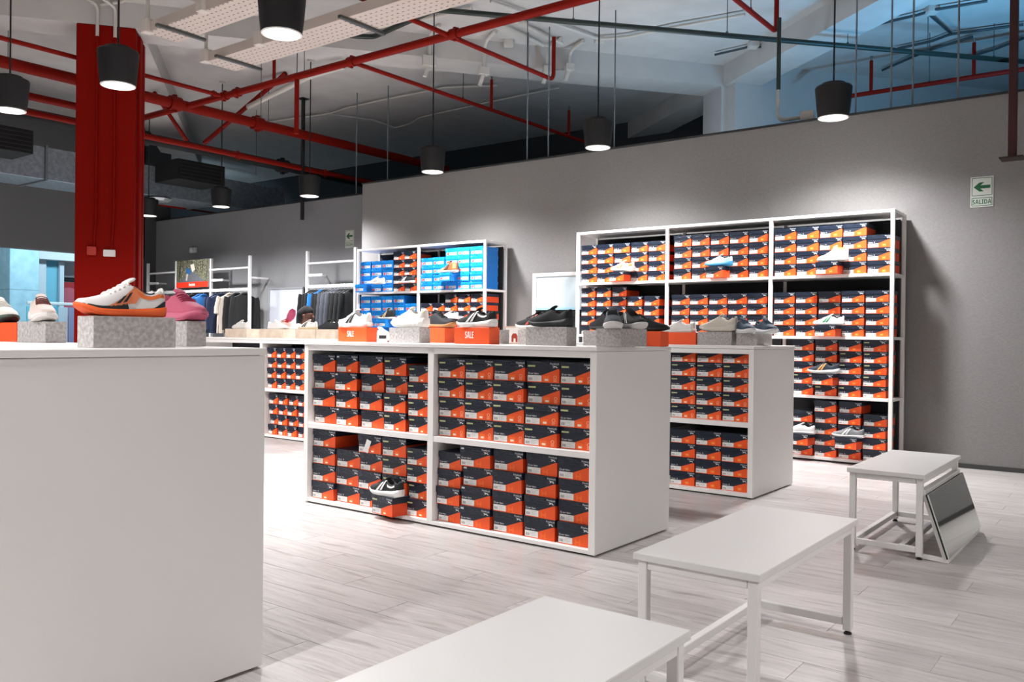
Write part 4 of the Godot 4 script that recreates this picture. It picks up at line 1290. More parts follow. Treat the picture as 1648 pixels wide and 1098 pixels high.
	for e in [[-6.3, -8.45, "by the pipe's upright end"], [-6.9, -8.95, "under the middle of the beam"], [-8.9, -7.7, "near the cable tray"], [-5.85, -9.5, "above the second pendant"], [-4.33, -10.85, "beside the right beam"], [-7.55, -9.3, "low on the beam's far side"], [-2.2, -10.9, "on the blue ceiling"]]:
		t = thing("junction_box", "pale square ceiling junction box " + e[2], "box", Vector3(e[0], CEIL - 0.07, e[1]), 0.65, "ceiling junction boxes")
		part(t, "box", box(0.13, 0.07, 0.13, 0.004), conduit, Vector3(0, 0.035, 0))
		part(t, "cover", box(0.11, 0.01, 0.11, 0.002), conduit, Vector3(0, -0.004, 0))
	# boxes and bends fixed to the near face of the long beam
	for e in [[-7.566, 4.66, -8.138, 0.17, "large, left on the long beam"], [-7.128, 4.6, -8.713, 0.13, "under the long beam, second"], [-6.602, 4.7, -9.403, 0.12, "third along the long beam"], [-6.417, 4.76, -9.646, 0.12, "fourth along the long beam"]]:
		t = thing("beam_box", "pale conduit box " + e[4], "box", Vector3(e[0], e[1], e[2]), atan2(-D1.z, D1.x), "conduit boxes on the beam")
		part(t, "box", box(e[3], e[3] * 0.8, 0.09, 0.005), conduit, Vector3(0, 0, 0.03))
		part(t, "bend", tube(fillet([Vector3(0, e[3] * 0.3, 0.04), Vector3(0, CEIL - e[1] - 0.05, 0.04), Vector3(0.06, CEIL - e[1] - 0.03, 0.4)], 0.15), 0.026, 8), conduit)
		part(t, "lamp_holder", box(0.05, 0.16, 0.05, 0.004), conduit, Vector3(-0.03, -e[3] * 0.4 - 0.06, 0.02), Vector3(0, 0, -0.3))
	# white conduits bending down onto the red column
	for e in [[-0.09, "left"], [0.1, "right"]]:
		var base := c + D1 * float(e[0]) - D2 * 0.34
		pipe("white conduit bending onto the top of the red column, " + e[1], [base + Vector3(0, 4.6, 0), base + Vector3(0, 4.95, 0), base + Vector3(0, 4.98, 0) - D2 * 0.7 - D1 * 0.3], 0.02, conduit, "bent_conduit", "conduit", "pale ceiling conduits", [], 8)
	# hanger rods
	var rods := [[-11.2, -4.6, PIPE_Y, "holding the thickest red pipe left of the column"], [-11.2, -8.4, PIPE_Y, "holding the thickest red pipe right of the column"], [-8.6, -6.98, PIPE_Y, "on the main pipe by the cable tray"], [-6.19, -8.4, PIPE_Y, "on the branch near its upright end"], [-7.72, -9.0, PIPE_Y, "on the left branch"], [-5.2, -7.9, 4.6, "on the green pipe near the main"], [-4.0, -9.25, 4.6, "on the green pipe in the middle"], [-3.0, -10.4, 4.6, "on the green pipe beside the right pendant"], [-2.3, -11.2, 4.6, "on the green pipe at right"], [-1.7, -11.9, 4.6, "on the green pipe's end"], [-3.3, -8.2, PIPE_Y, "on the right branch"], [-2.4, -11.8, PIPE_Y, "on the far right pipe"], [-12.6, -9.2, 3.9, "over the duct at back left"], [-9.9, -7.3, 4.1, "behind the cable tray"]]
	for e in rods: rod(e[0], e[1], e[2], "thin hanger rod " + e[3])
	# perforated cable trays
	var pm := StandardMaterial3D.new()
	var img := Image.create(64, 64, false, Image.FORMAT_RGB8)
	img.fill(Color(0.80, 0.755, 0.72))
	for y in 2:
		for x in 2: img.fill_rect(Rect2i(8 + x * 32, 10 + y * 32 , 12, 5), Color(0.28, 0.26, 0.25))
	img.generate_mipmaps()
	pm.albedo_texture = ImageTexture.create_from_image(img)
	pm.uv1_triplanar = true
	pm.uv1_world_triplanar = true
	pm.uv1_scale = Vector3.ONE * 7.0
	pm.roughness = 0.6
	var side := hexm("c4b9b0", 0.6)
	for e in [[-8.65, -5.62, -6.02, 4.2, "perforated pale cable tray, lower of two, ending above the counters"], [-8.35, -4.75, -5.1, 4.22, "perforated pale cable tray, nearer of two, over the counters"]]:
		t = thing("cable_tray", e[4], "cable tray", Vector3(e[0], e[3], (e[1] + e[2]) / 2))
		var w: float = e[1] - e[2]
		part(t, "base", box(9.5, 0.004, w, 0), pm, Vector3(4.75, 0, 0))
		for s in [-1, 1]: part(t, "flange", box(9.5, 0.1, 0.004, 0), side, Vector3(4.75, 0.05, s * w / 2))
		for k in 4: part(t, "support_bar", box(0.04, 0.03, w + 0.2, 0.002), hexm("5d605f", 0.5, 0.5), Vector3(0.35 + k * 2.0, -0.02, 0))
		part(t, "end_box", box(0.1, 0.14, 0.1, 0.004), hexm("d2cac3", 0.6), Vector3(0.02, 0.06, w / 2))
		part(t, "riser_conduit", tube(fillet([Vector3(0.02, 0.1, w / 2), Vector3(0.02, CEIL - e[3] - 0.2, w / 2), Vector3(-0.3, CEIL - e[3] - 0.04, w / 2 + 0.2)], 0.12), 0.02, 8), conduit)
		part(t, "riser_conduit", tube([Vector3(1.0, 0.1, w / 2), Vector3(1.0, CEIL - e[3], w / 2)], 0.02, 8), conduit)
		part(t, "end_box", box(0.1, 0.14, 0.1, 0.004), hexm("d2cac3", 0.6), Vector3(1.0, 0.06, w / 2))
	# ducts at the back left
	var zinc := surface_mat(Color(0.55, 0.6, 0.64), Color(0.72, 0.76, 0.79), 0.02, 1.0, 0.42, 0.0, 51, 0.75)
	t = thing("metal_duct", "galvanised rectangular air duct running behind the red column", "duct", Vector3(-14.3, 3.5, -4.0))
	for k in 9: part(t, "section", box(0.9, 0.5, 1.46, 0.004), zinc, Vector3(0, 0.25, 6.0 - k * 1.5))
	for k in 10: part(t, "flange", box(0.95, 0.55, 0.035, 0.003), hexm("8e9598", 0.4, 0.7), Vector3(0, 0.25, 6.75 - k * 1.5))
	for e in [[-13.49, -5.3, "left of the red column"], [-13.49, -8.5, "right of the red column"]]:
		t = thing("air_grille", "black air grille box on the duct, " + e[2], "grille", Vector3(e[0], 3.72, e[1]))
		part(t, "box", box(0.7, 0.34, 0.9, 0.005), hexm("0c0d0e", 0.7), Vector3(0, 0.17, 0))
		for k in 5: part(t, "blade", box(0.02, 0.012, 0.84, 0.002), hexm("1d1f21", 0.6), Vector3(0.355, 0.05 + k * 0.06, 0))
	pipe("black insulated pipe run with a valve behind the red column", [Vector3(-12.0, 4.02, -1.0), Vector3(-12.1, 4.02, -12.6)], 0.085, hexm("101112", 0.8), "insulated_pipe", "pipe", "", [0.5, 0.72])
	t = thing("foil_joint", "crumpled silver foil joint on the air duct beside the column", "duct tape", Vector3(-14.0, 3.42, -8.2))
	part(t, "foil", lathe([Vector2(0.0, 0.0), Vector2(0.18, 0.01), Vector2(0.24, 0.05), Vector2(0.16, 0.09), Vector2(0.0, 0.1)], 9), hexm("c8ced2", 0.3, 0.6))

func build_lamps(e: float, cool: float, mall: float) -> void:
	var spots := [[-2.342, -7.722, "black pendant lamp glowing at right before the tall wall shelf"], [-4.672, -7.582, "black pendant lamp glowing above the left bay of the tall wall shelf"], [-6.987, -7.601, "black pendant lamp glowing above the blue box shelf"], [-9.671, -7.963, "right one of the two far pendant lamps at the back"], [-11.642, -7.869, "left one of the two far pendant lamps at the back"], [-4.603, -3.548, "large black pendant lamp cut by the top edge"], [-6.629, -3.536, "large black pendant lamp in front of the red column"], [-8.175, -3.376, "black pendant lamp cut by the left edge"]]
	for s in spots: lamp(Vector3(s[0], 3.1, s[1]), s[2], e)
	# the rows go on outside the picture
	var more := [[-2.3, 0.6], [-4.6, 0.6], [2.3, -2.8], [-13.6, -7.8], [-12.8, -3.4], [-2.3, 4.6], [-6.9, 4.6]]
	for i in more.size(): lamp(Vector3(more[i][0], 3.1, more[i][1]), "pendant lamp outside the picture, " + ORD[i], e)
	# cool strip lights of the neighbouring unit, behind the partition
	for s in [[-1.4, -10.3, 1.7, "right", Color(0.45, 0.78, 1.0)], [-4.9, -9.9, 0.75, "middle", Color(0.86, 0.94, 1.0)]]:
		strip_light(Vector3(s[0], 2.7, s[1]), cool * s[2], "cool strip light behind the partition, " + s[3], s[4])
	var t := thing("added_mall_light", "added unseen light panel brightening the mall outside the shop opening", "lamp", Vector3(-17.0, 4.45, -8.5), 0.0)  # added out of view to brighten the mall fronts
	t.rotation.z = -0.75
	part(t, "added_lamp_panel", box(0.6, 0.04, 7.0, 0), glow(Color(0.8, 0.93, 1.0), 2.0))
	part(t, "backing", box(0.62, 0.02, 7.02, 0), hexm("d8dadc", 0.6), Vector3(0, 0.03, 0))
	part(t, "hanger", box(0.03, 0.5, 0.03, 0), hexm("8a8c8e", 0.6), Vector3(0.18, 0.3, 0), Vector3(0, 0, 0.75))
	var l := AreaLight3D.new()
	l.name = "added_fill_light"
	l.area_size = Vector2(0.6, 7.0)
	l.light_energy = mall
	l.light_color = Color(0.78, 0.92, 1.0)
	l.area_range = 40.0
	l.shadow_enabled = true
	t.add_child(l)
	l.position = Vector3(0, -0.03, 0)
	l.rotation.x = -PI / 2

func strip_light(at: Vector3, e: float, label: String, c: Color) -> void:
	# a batten that throws its light up on the ceiling
	var t := thing("strip_light", label, "lamp", at)
	part(t, "housing", box(1.5, 0.06, 0.12, 0.004), hexm("d8dadc", 0.5))
	for k in [-1, 1]: part(t, "stand", box(0.04, at.y - 0.03, 0.04, 0.002), hexm("8a8c8e", 0.5), Vector3(0.6 * k, -(at.y - 0.03) / 2 - 0.03, 0))
	part(t, "lamp_tube", box(1.4, 0.02, 0.08, 0.004), glow(c, 3.0), Vector3(0, 0.045, 0))
	var l := AreaLight3D.new()
	l.name = "tube_light"
	l.area_size = Vector2(1.4, 0.08)
	l.light_energy = e
	l.light_color = c
	l.area_range = 30.0
	l.shadow_enabled = true
	t.add_child(l)
	l.position = Vector3(0, 0.07, 0)
	l.rotation.x = PI / 2

func drop_rod() -> MeshInstance3D:
	var o := MeshInstance3D.new()
	o.name = "hanger"
	o.mesh = tube([Vector3(0, 0, 0), Vector3(0, CEIL - PIPE_Y, 0)], 0.006, 6)
	o.material_override = hexm("55575a", 0.5, 0.4)
	return o

func build_counters() -> void:
	counter(-4.79, -2.457, -0.965, -1.84, "white counter end filling the left foreground")
	counter(-4.685, -2.35, -3.828, -4.672, "white counter full of shoeboxes in the middle of the floor")
	counter(-4.65, -2.33, -5.931, -6.766, "white counter behind the middle one, before the tall wall shelf")
	counter(-9.17, -6.84, -5.931, -6.766, "white counter at back left before the clothes rails")
	var g := "shoeboxes in the middle counter"
	var z := -3.86
	var low := 0.034
	var high := 0.546
	fill("upper left bay of middle counter", g, "navy", high, z, [[-4.638, 2, 4, 0, 3], [-4.405, 1, 4, 1, 2], [-4.176, 1, 4, 0, 0], [-3.952, 0, 4, 1, 1], [-3.738, 3, 4, 1, 1]])
	fill("upper right bay of middle counter", g, "navy", high, z, [[-3.49, 1, 4, 2, 1], [-3.276, 1, 4, 2, 1], [-3.062, 2, 4, 2, 1], [-2.834, 2, 4, 2, 1], [-2.607, 1, 4, 2, 1]])
	fill("lower left bay of middle counter", g, "navy", low, z, [[-4.638, 2, 4, 1, 0], [-4.405, 2, 3, 1, 0], [-4.174, 1, 4, 1, 0], [-3.955, 1, 4, 1, 1], [-3.738, 3, 4, 1, 1]], 1.0, {"3 0": 0.105})
	fill("lower right bay of middle counter", g, "navy", low, z, [[-3.488, 3, 4, 0, 0], [-3.298, 2, 4, 0, 2], [-3.058, 1, 4, 0, 0], [-2.836, 1, 4, 0, 0], [-2.612, 1, 4, 0, 0]])
	g = "shoeboxes in the rear right counter"
	z = -5.985
	fill("upper bay of rear right counter", g, "navy", high, z, even(-3.01, 0.2085, 3, 5, 5, 2, 1), 0.4)
	fill("lower bay of rear right counter", g, "navy", low, z, even(-3.01, 0.2085, 3, 1, 4, 3, 0).map(func(e): e[1] = 5; return e), 0.4)
	g = "shoeboxes in the rear left counter"
	fill("upper bay of rear left counter", g, "navy", high, z, even(-7.96, 0.163, 5, 6, 4, 3, 0), 0.5)
	fill("lower bay of rear left counter", g, "navy", low, z, even(-7.93, 0.166, 5, 6, [4, 4, 4, 4, 3], 3, 0), 1.0)

func build_wall_shelves() -> void:
	var p := [-5.317, -4.197, -3.077, -1.957]
	var lv := [0.045, 0.622, 1.182, 1.762, 2.335]
	wall_shelf(p, -8.22, -8.66, lv, "tall white three-bay wall shelf packed with navy and orange boxes")
	var z := -8.245
	var g := "shoeboxes on the tall wall shelf"
	fill("top left bay of tall wall shelf", g, "navy", lv[3], z, even(-5.285, 0.213, 5, 5, 4, 3, 0), 0.6, {"2 0": 0.12})
	fill("top middle bay of tall wall shelf", g, "navy", lv[3], z, even(-4.13, 0.205, 5, 0, 4, 3, 0), 0.5, {"2 0": 0.12})
	fill("top right bay of tall wall shelf", g, "navy", lv[3], z, even(-3.05, 0.217, 5, 1, [4, 4, 4, 4, 3], 3, 0), 0.5, {"2 0": 0.12})
	fill("second left bay of tall wall shelf", g, "navy", lv[2], z, even(-5.28, 0.2, 5, 3, [5, 5, 5, 4, 4], 3, 0), 0.6)
	fill("second middle bay of tall wall shelf", g, "navy", lv[2], z, even(-4.15, 0.208, 5, 5, 4, 3, 0), 0.5)
	fill("second right bay of tall wall shelf", g, "navy", lv[2], z, even(-3.05, 0.215, 5, 5, 4, 3, 0), 0.5, {"2 0": 0.12})
	fill("third right bay of tall wall shelf", g, "navy", lv[1], z, even(-2.86, 0.218, 4, 5, 5, 3, 3), 0.9, {"1 1": 0.12})
	fill("bottom right bay of tall wall shelf", g, "navy", lv[0], z, even(-2.86, 0.22, 4, 5, [4, 5, 5, 4], 3, 0), 0.9, {"0 1": 0.12, "2 1": 0.12})
	p = [-8.92, -7.775, -6.66]
	lv = [0.045, 0.58, 1.145, 1.73, 2.33]
	wall_shelf(p, -8.2, -8.64, lv, "white two-bay wall shelf holding bright blue boxes")
	g = "boxes on the blue wall shelf"
	z = -8.225
	var ul := even(-8.895, 0.212, 5, 5, [4, 4, 4, 5, 5], 1, 0)
	ul[3].append("navy")
	ul[4].append("navy")
	fill("top left bay of blue wall shelf", g, "blue", lv[3], z, ul, 0.6, {"0 0": 0.12})
	fill("top right bay of blue wall shelf", g, "blue", lv[3], z, even(-7.75, 0.209, 5, 5, [4, 4, 5, 5, 5], 1, 0), 0.6, {"2 1": 0.12})
	fill("second left bay of blue wall shelf", g, "blue", lv[2], z, even(-8.89, 0.213, 5, 5, [5, 5, 5, 5, 4], 1, 0), 0.6, {"2 1": 0.12})
	fill("second right bay of blue wall shelf", g, "navy", lv[2], z, even(-7.75, 0.213, 5, 5, [4, 4, 5, 5, 5], 3, 0), 0.6, {"2 1": 0.12})
	# shoes shown on the boxes
	var s := {"white": {"upper": "dedcd8", "mid": "e6e4e0", "stripe": "d2d0cc"}}
	var sg := "shoes shown on the wall shelves"
	shoe("runner", {"upper": "d9cfc6", "mid": "e6e0d8", "stripe": "e8662c", "panels": [["e8662c", "heel_panel", [0.03, 0.2, 0.04, 0.16, 0.9, 0.55]]]}, Vector3(-4.71, 1.868, -8.185), PI, "cream shoe with orange heel on the tall shelf's top left bay", sg)
	shoe("runner", {"upper": "bcd3de", "mid": "2f7fa8", "stripe": "e8eef0", "panels": [["8fc6dc", "heel_panel", [0.03, 0.24, 0.04, 0.2, 0.92, 0.55]]]}, Vector3(-3.6, 1.878, -8.185), PI, "pale blue runner on the tall shelf's top middle bay", sg)
	shoe("hightop", {"upper": "d6d0c8", "mid": "dcd6cc", "lining": "d8b84a", "stripe": "cdc7bd", "panels": [["d8b23e", "collar_panel", [0.06, 0.3, 0.06, 0.36, 0.62, 0.47]]]}, Vector3(-2.47, 1.879, -8.185), PI, "off-white high-top with yellow collar on the tall wall shelf", sg)
	shoe("classic", {"upper": "dcdcd8", "mid": "e2e2de", "stripe": "1f7a52", "lining": "2a2c2c"}, Vector3(-2.5, 1.288, -8.185), PI, "white sneaker with green stripes on the tall wall shelf", sg)
	shoe("runner", {"upper": "1b2733", "mid": "d8d8d6", "stripe": "d79a52"}, Vector3(-2.54, 0.834, -8.18), PI, "navy runner with tan stripes on the tall shelf's third level", sg)
	shoe("classic", {"upper": "c9c9c8", "mid": "cfcfce"}, Vector3(-2.755, 0.257, -8.18), PI, "plain white sneaker at the tall shelf's bottom, beside the grey one", sg)
	shoe("classic", {"upper": "77797b", "mid": "d6d6d4", "stripe": "dcdcda"}, Vector3(-2.31, 0.257, -8.18), PI, "grey classic sneaker at the bottom of the tall wall shelf", sg)
	shoe("classic", s.white, Vector3(-8.5, 1.837, -8.165), PI, "white sneaker before blue boxes in the top left bay", sg)
	shoe("classic", {"upper": "1c1f22", "mid": "d9d9d6", "stripe": "d9d9d6"}, Vector3(-7.95, 1.837, -8.165), PI, "black and white sneaker before navy boxes in the top left bay", sg)
	shoe("hightop", {"upper": "7a4a24", "mid": "d8c6a8", "stripe": "2c1a12", "panels": [["d39a55", "toe_panel", [0.7, 0.95, 0.72, 0.94, 0.9, 0.3]], ["d39a55", "heel_panel", [0.04, 0.22, 0.05, 0.2, 0.9, 0.6]]]}, Vector3(-7.2, 1.943, -8.165), PI, "tan and brown high-top before blue boxes", sg)
	shoe("hightop", {"upper": "1b1b1a", "mid": "cfc9bb", "stripe": "cdb98f"}, Vector3(-8.3, 1.358, -8.165), PI, "black and tan high-top before blue boxes in the second row", sg)
	shoe("classic", {"upper": "dedede", "mid": "e4e4e4", "lining": "c42c22"}, Vector3(-7.19, 1.358, -8.165), PI, "white sneaker before navy boxes of the blue shelf", sg)
	# the box and shoe pulled out of the middle counter
	shoe("runner", {"upper": "1d2122", "mid": "e2e2df", "stripe": "eceae6", "panels": [["e6e4e0", "heel_stripe", [0.1, 0.34, 0.12, 0.36, 0.78, 0.66]]]}, Vector3(-3.85, 0.1515, -3.8), PI - 0.1, "black running shoe with white stripes on a box of the middle counter", sg)
	var t := thing("paper_tag", "white paper tag hanging off a box in the lower left bay", "tag", Vector3(-4.06, 0.395, -3.83))
	part(t, "paper", box(0.035, 0.085, 0.0015, 0), hexm("f2f2f0", 0.7), Vector3(0, 0.04, 0), Vector3(0.1, 0.2, -0.4))

func build_displays() -> void:
	# middle counter, front row then back row
	riser("orange", [-4.484, -4.204], [-4.05, -3.95], 0.098, "orange SALE riser at the left end of the middle counter", true)
	riser("grey", [-3.995, -3.726], [-4.05, -3.95], 0.096, "grey riser under the chunky white sneaker")
	riser("orange", [-4.1, -3.835], [-4.41, -4.31], 0.1, "orange riser behind, under the black gum-soled shoe")
	riser("orange", [-3.437, -3.166], [-4.05, -3.95], 0.1, "orange SALE riser in the centre under the black and white runner", true)
	riser("grey", [-3.62, -3.36], [-4.4, -4.3], 0.09, "grey riser just behind the centre SALE riser")
	riser("grey", [-2.899, -2.619], [-4.05, -3.95], 0.104, "grey riser under the all-black runner")
	riser("grey", [-3.218, -2.978], [-4.4, -4.3], 0.09, "grey riser behind, under the black and coral runner")
	riser("grey", [-2.8, -2.56], [-4.5, -4.4], 0.09, "grey riser behind, between the two black shoe groups")
	riser("grey", [-2.433, -2.275], [-4.23, -3.95], 0.096, "grey riser turned endways at the middle counter's right end")
	riser("orange", [-2.61, -2.34], [-4.62, -4.52], 0.088, "orange SALE riser at the back right corner of the middle counter", true)
	var y := TOP
	var g := "shoes on the counters"
	shoe("trainer", {"upper": "e8e6e3", "mid": "e4e2df", "stripe": "1b1b1c", "lining": "151516", "panels": [["1c1c1d", "collar_line", [0.2, 0.42, 0.22, 0.44, 0.56, 0.5]]]}, Vector3(-4.36, y + 0.098, -3.99), PI, "white sneaker with black stripes on the left SALE riser", g)
	shoe("classic", {"upper": "e6e2df", "mid": "d9c9c6", "out": "9a5a60"}, Vector3(-4.27, y + 0.0, -4.16), -0.15, "white sneaker with pinkish sole behind the left SALE riser", g)
	shoe("chunky", {"upper": "e9e7e2", "mid": "eceae6", "lining": "d9d3a4", "panels": [["dcdc9a", "heel_tab", [0.02, 0.08, 0.02, 0.08, 0.62, 0.48]]]}, Vector3(-3.86, y + 0.096, -4.0), PI, "chunky all-white sneaker on a grey riser", g)
	shoe("trainer", {"upper": "23262a", "mid": "b07a48", "out": "a8703c", "laces": "2c2f33"}, Vector3(-3.93, y + 0.1, -4.36), 0.0, "black shoe with tan gum sole behind the chunky white one", g)
	shoe("runner", {"upper": "1c1e20", "mid": "eceae7", "stripe": "efedea", "panels": [["efedea", "heel_stripe", [0.14, 0.38, 0.16, 0.4, 0.74, 0.62]]]}, Vector3(-3.3, y + 0.1, -3.995), PI, "black and white runner on the centre SALE riser", g)
	shoe("runner", {"upper": "202324", "mid": "23272a", "out": "1c1e20"}, Vector3(-2.76, y + 0.104, -3.995), PI, "all-black runner on a grey riser", g)
	shoe("runner", {"upper": "1d1f21", "mid": "e6e4e0", "stripe": "e0684a"}, Vector3(-3.118, y + 0.09, -4.35), PI, "black runner with coral stripes behind the all-black one", g)
	shoe("trainer", {"upper": "1a1b1d", "mid": "2a2926", "out": "b58f4a"}, Vector3(-2.68, y + 0.09, -4.45), PI - 0.5, "black shoe with tan sole edge behind the grey runner", g)
	shoe("runner", {"upper": "5c6066", "mid": "e6e5e2", "laces": "33363a", "stripe": "c9cbcd"}, Vector3(-2.36, y + 0.096, -4.0), -1.0, "grey runner facing the aisle on the endways riser", g)
	shoe("runner", {"upper": "1c1d1f", "mid": "e6e5e2", "stripe": "d8d8d6"}, Vector3(-2.33, y + 0.096, -4.15), -0.6, "black runner beside the grey one on the endways riser", g)
	shoe("classic", {"upper": "17181a", "mid": "1d1e20"}, Vector3(-2.47, y + 0.088, -4.57), 0.3, "black sneaker on the back right SALE riser", g)
	# rear right counter
	riser("orange", [-3.11, -2.86], [-6.2, -6.1], 0.094, "plain orange riser on the rear right counter")
	riser("grey", [-2.848, -2.573], [-6.4, -6.1], 0.1, "grey riser under the cream chunky runner")
	riser("grey", [-2.534, -2.377], [-6.4, -6.1], 0.09, "grey riser at the right end of the rear right counter")
	shoe("classic", {"upper": "e4e2de", "mid": "e8e6e2"}, Vector3(-3.03, y + 0.094, -6.15), PI, "plain white sneaker on the plain orange riser", g)
	shoe("chunky", {"upper": "d8d0c2", "mid": "d9d2c6", "lining": "b8402e", "out": "5a5248"}, Vector3(-2.7, y + 0.1, -6.15), PI, "cream chunky runner on the rear right counter", g)
	shoe("runner", {"upper": "1a1c1e", "mid": "26282a"}, Vector3(-2.69, y + 0.1, -6.33), 0.1, "black runner on the rear right counter", g)
	shoe("runner", {"upper": "33475a", "mid": "e2e3e3", "laces": "4a6076"}, Vector3(-2.49, y + 0.09, -6.13), -0.75, "navy runner at the counter end, nearer of two", g)
	shoe("runner", {"upper": "24384c", "mid": "e2e3e3", "laces": "3a5066"}, Vector3(-2.38, y + 0.09, -6.29), -0.75, "navy runner at the counter end, farther of two", g)
	# left foreground counter
	riser("grey", [-2.7, -2.6], [-1.591, -1.316], 0.098, "grey riser under the orange and white trainer in the foreground")
	riser("grey", [-3.08, -2.8], [-1.835, -1.755], 0.092, "grey riser under the pink shoe")
	riser("grey", [-3.98, -3.72], [-1.768, -1.681], 0.09, "grey riser under the pale pink and white shoe at left")
	riser("orange", [-4.35, -4.05], [-1.8, -1.706], 0.086, "orange riser cut by the left edge")
	shoe("trainer", {"upper": "e6e3e0", "mid": "f0662a", "out": "e85a20", "lining": "15181a", "laces": "e2dfdc", "stripe": "1b2024", "bars": [[0.51, 0.56, 0.43, 0.465, 0.84, 0.64], [0.59, 0.645, 0.5, 0.545, 0.84, 0.66]], "panels": [["f08a5c", "side_panel", [0.4, 0.74, 0.27, 0.4, 0.9, 0.52]], ["1c2226", "toe_guard", [0.48, 0.97, 0.5, 0.96, 1.0, 0.88]], ["f0783a", "heel_stripe", [0.02, 0.34, 0.02, 0.4, 0.74, 0.62]], ["22282c", "heel_counter", [0.02, 0.22, 0.02, 0.05, 1.0, 0.84]], ["20262a", "collar_line", [0.16, 0.4, 0.16, 0.42, 0.54, 0.49]]]}, Vector3(-2.65, y + 0.098, -1.43), -PI / 2, "white and orange trainer with black stripes on the foreground riser", g)
	shoe("runner", {"upper": "c05a74", "mid": "cf6c86", "out": "b8506c", "laces": "a83e5c", "lining": "96344e"}, Vector3(-2.9, y + 0.092, -1.8), -0.1, "pink running shoe on a grey riser before the clothes", g)
	shoe("runner", {"upper": "ddcdc4", "mid": "e8e2de", "laces": "7a4038", "lining": "e0d2ca"}, Vector3(-3.85, y + 0.09, -1.725), -0.3, "pale pink and white shoe on the left grey riser", g)
	shoe("runner", {"upper": "e0dcd4", "mid": "4a5a50", "out": "22282a"}, Vector3(-4.3, y + 0.086, -1.745), -0.1, "white shoe with green sole cut by the left edge", g)
	# rear left counter
	for e in [[-8.78, -8.36, "pale wooden riser left on the rear left counter"], [-8.13, -7.7, "pale wooden riser in the middle of the rear left counter"], [-7.5, -7.17, "pale wooden riser under the white and black shoes"], [-7.16, -6.86, "pale wooden riser at the right end of the rear left counter"]]:
		riser("wood", [e[0], e[1]], [-6.28, -6.0], 0.1, e[2])
	shoe("classic", {"upper": "dcdad5", "mid": "dcd8d2"}, Vector3(-8.55, y + 0.1, -6.055), PI, "cream low sneaker on the left wooden riser", g)
	shoe("classic", {"upper": "e4e0dc", "mid": "e6e2de"}, Vector3(-7.87, y + 0.1, -6.055), 0.1, "white low sneaker on the middle wooden riser", g)
	shoe("classic", {"upper": "d8b8ae", "mid": "e0d2ca"}, Vector3(-7.98, y + 0.1, -6.2), PI, "pinkish sneaker behind the middle wooden riser", g)
	shoe("classic", {"upper": "e2e0dc", "mid": "d9c7a4", "lining": "15181a", "stripe": "1d1e20"}, Vector3(-7.36, y + 0.1, -6.055), PI, "white sneaker with black collar on a wooden riser", g)
	shoe("classic", {"upper": "23282a", "mid": "1d2022"}, Vector3(-7.03, y + 0.1, -6.055), PI, "dark grey low sneaker on the right wooden riser", g)
	shoe("classic", {"upper": "e8e6e2", "mid": "e8e6e2"}, Vector3(-7.0, y + 0.1, -6.22), 0.0, "white low sneaker behind the dark grey one", g)
	# cards on the middle counter
	var t := thing("picture_card", "small framed card with a red arch on the middle counter", "card", Vector3(-3.389, TOP, -4.5), 0.15)
	part(t, "frame", box(0.15, 0.115, 0.012, 0.002), hexm("c9a58c", 0.6), Vector3(0, 0.0575, 0))
	part(t, "card", box(0.134, 0.1, 0.002, 0), hexm("ece6e0", 0.7), Vector3(0, 0.0575, 0.0065))
	part(t, "printed_arch", extrude([Vector2(-0.022, 0), Vector2(-0.022, 0.04), Vector2(-0.012, 0.056), Vector2(0.012, 0.056), Vector2(0.022, 0.04), Vector2(0.022, 0), Vector2(0.008, 0), Vector2(0.008, 0.025), Vector2(-0.008, 0.025), Vector2(-0.008, 0)], 0.001), hexm("a5361f", 0.7), Vector3(0, 0.012, 0.008))
	t = thing("price_card", "white price card with a black strip beside the left SALE riser", "card", Vector3(-4.1, TOP, -3.99), 0.1)
	part(t, "card", box(0.085, 0.07, 0.003, 0), hexm("eceae6", 0.6), Vector3(0, 0.035, 0))
	part(t, "strip", box(0.062, 0.022, 0.001, 0), hexm("161718", 0.5), Vector3(0.006, 0.035, 0.002))

func build_benches() -> void:
	bench([-1.325, -0.895], [-1.905, -0.86], "white bench cut by the bottom edge, nearest of three")
	bench([-1.372, -0.945], [-3.505, -2.475], "white bench in the middle of three in the right aisle")
	bench([-1.38, -0.985], [-5.87, -4.87], "white bench with a slanted floor mirror, farthest of three", true)

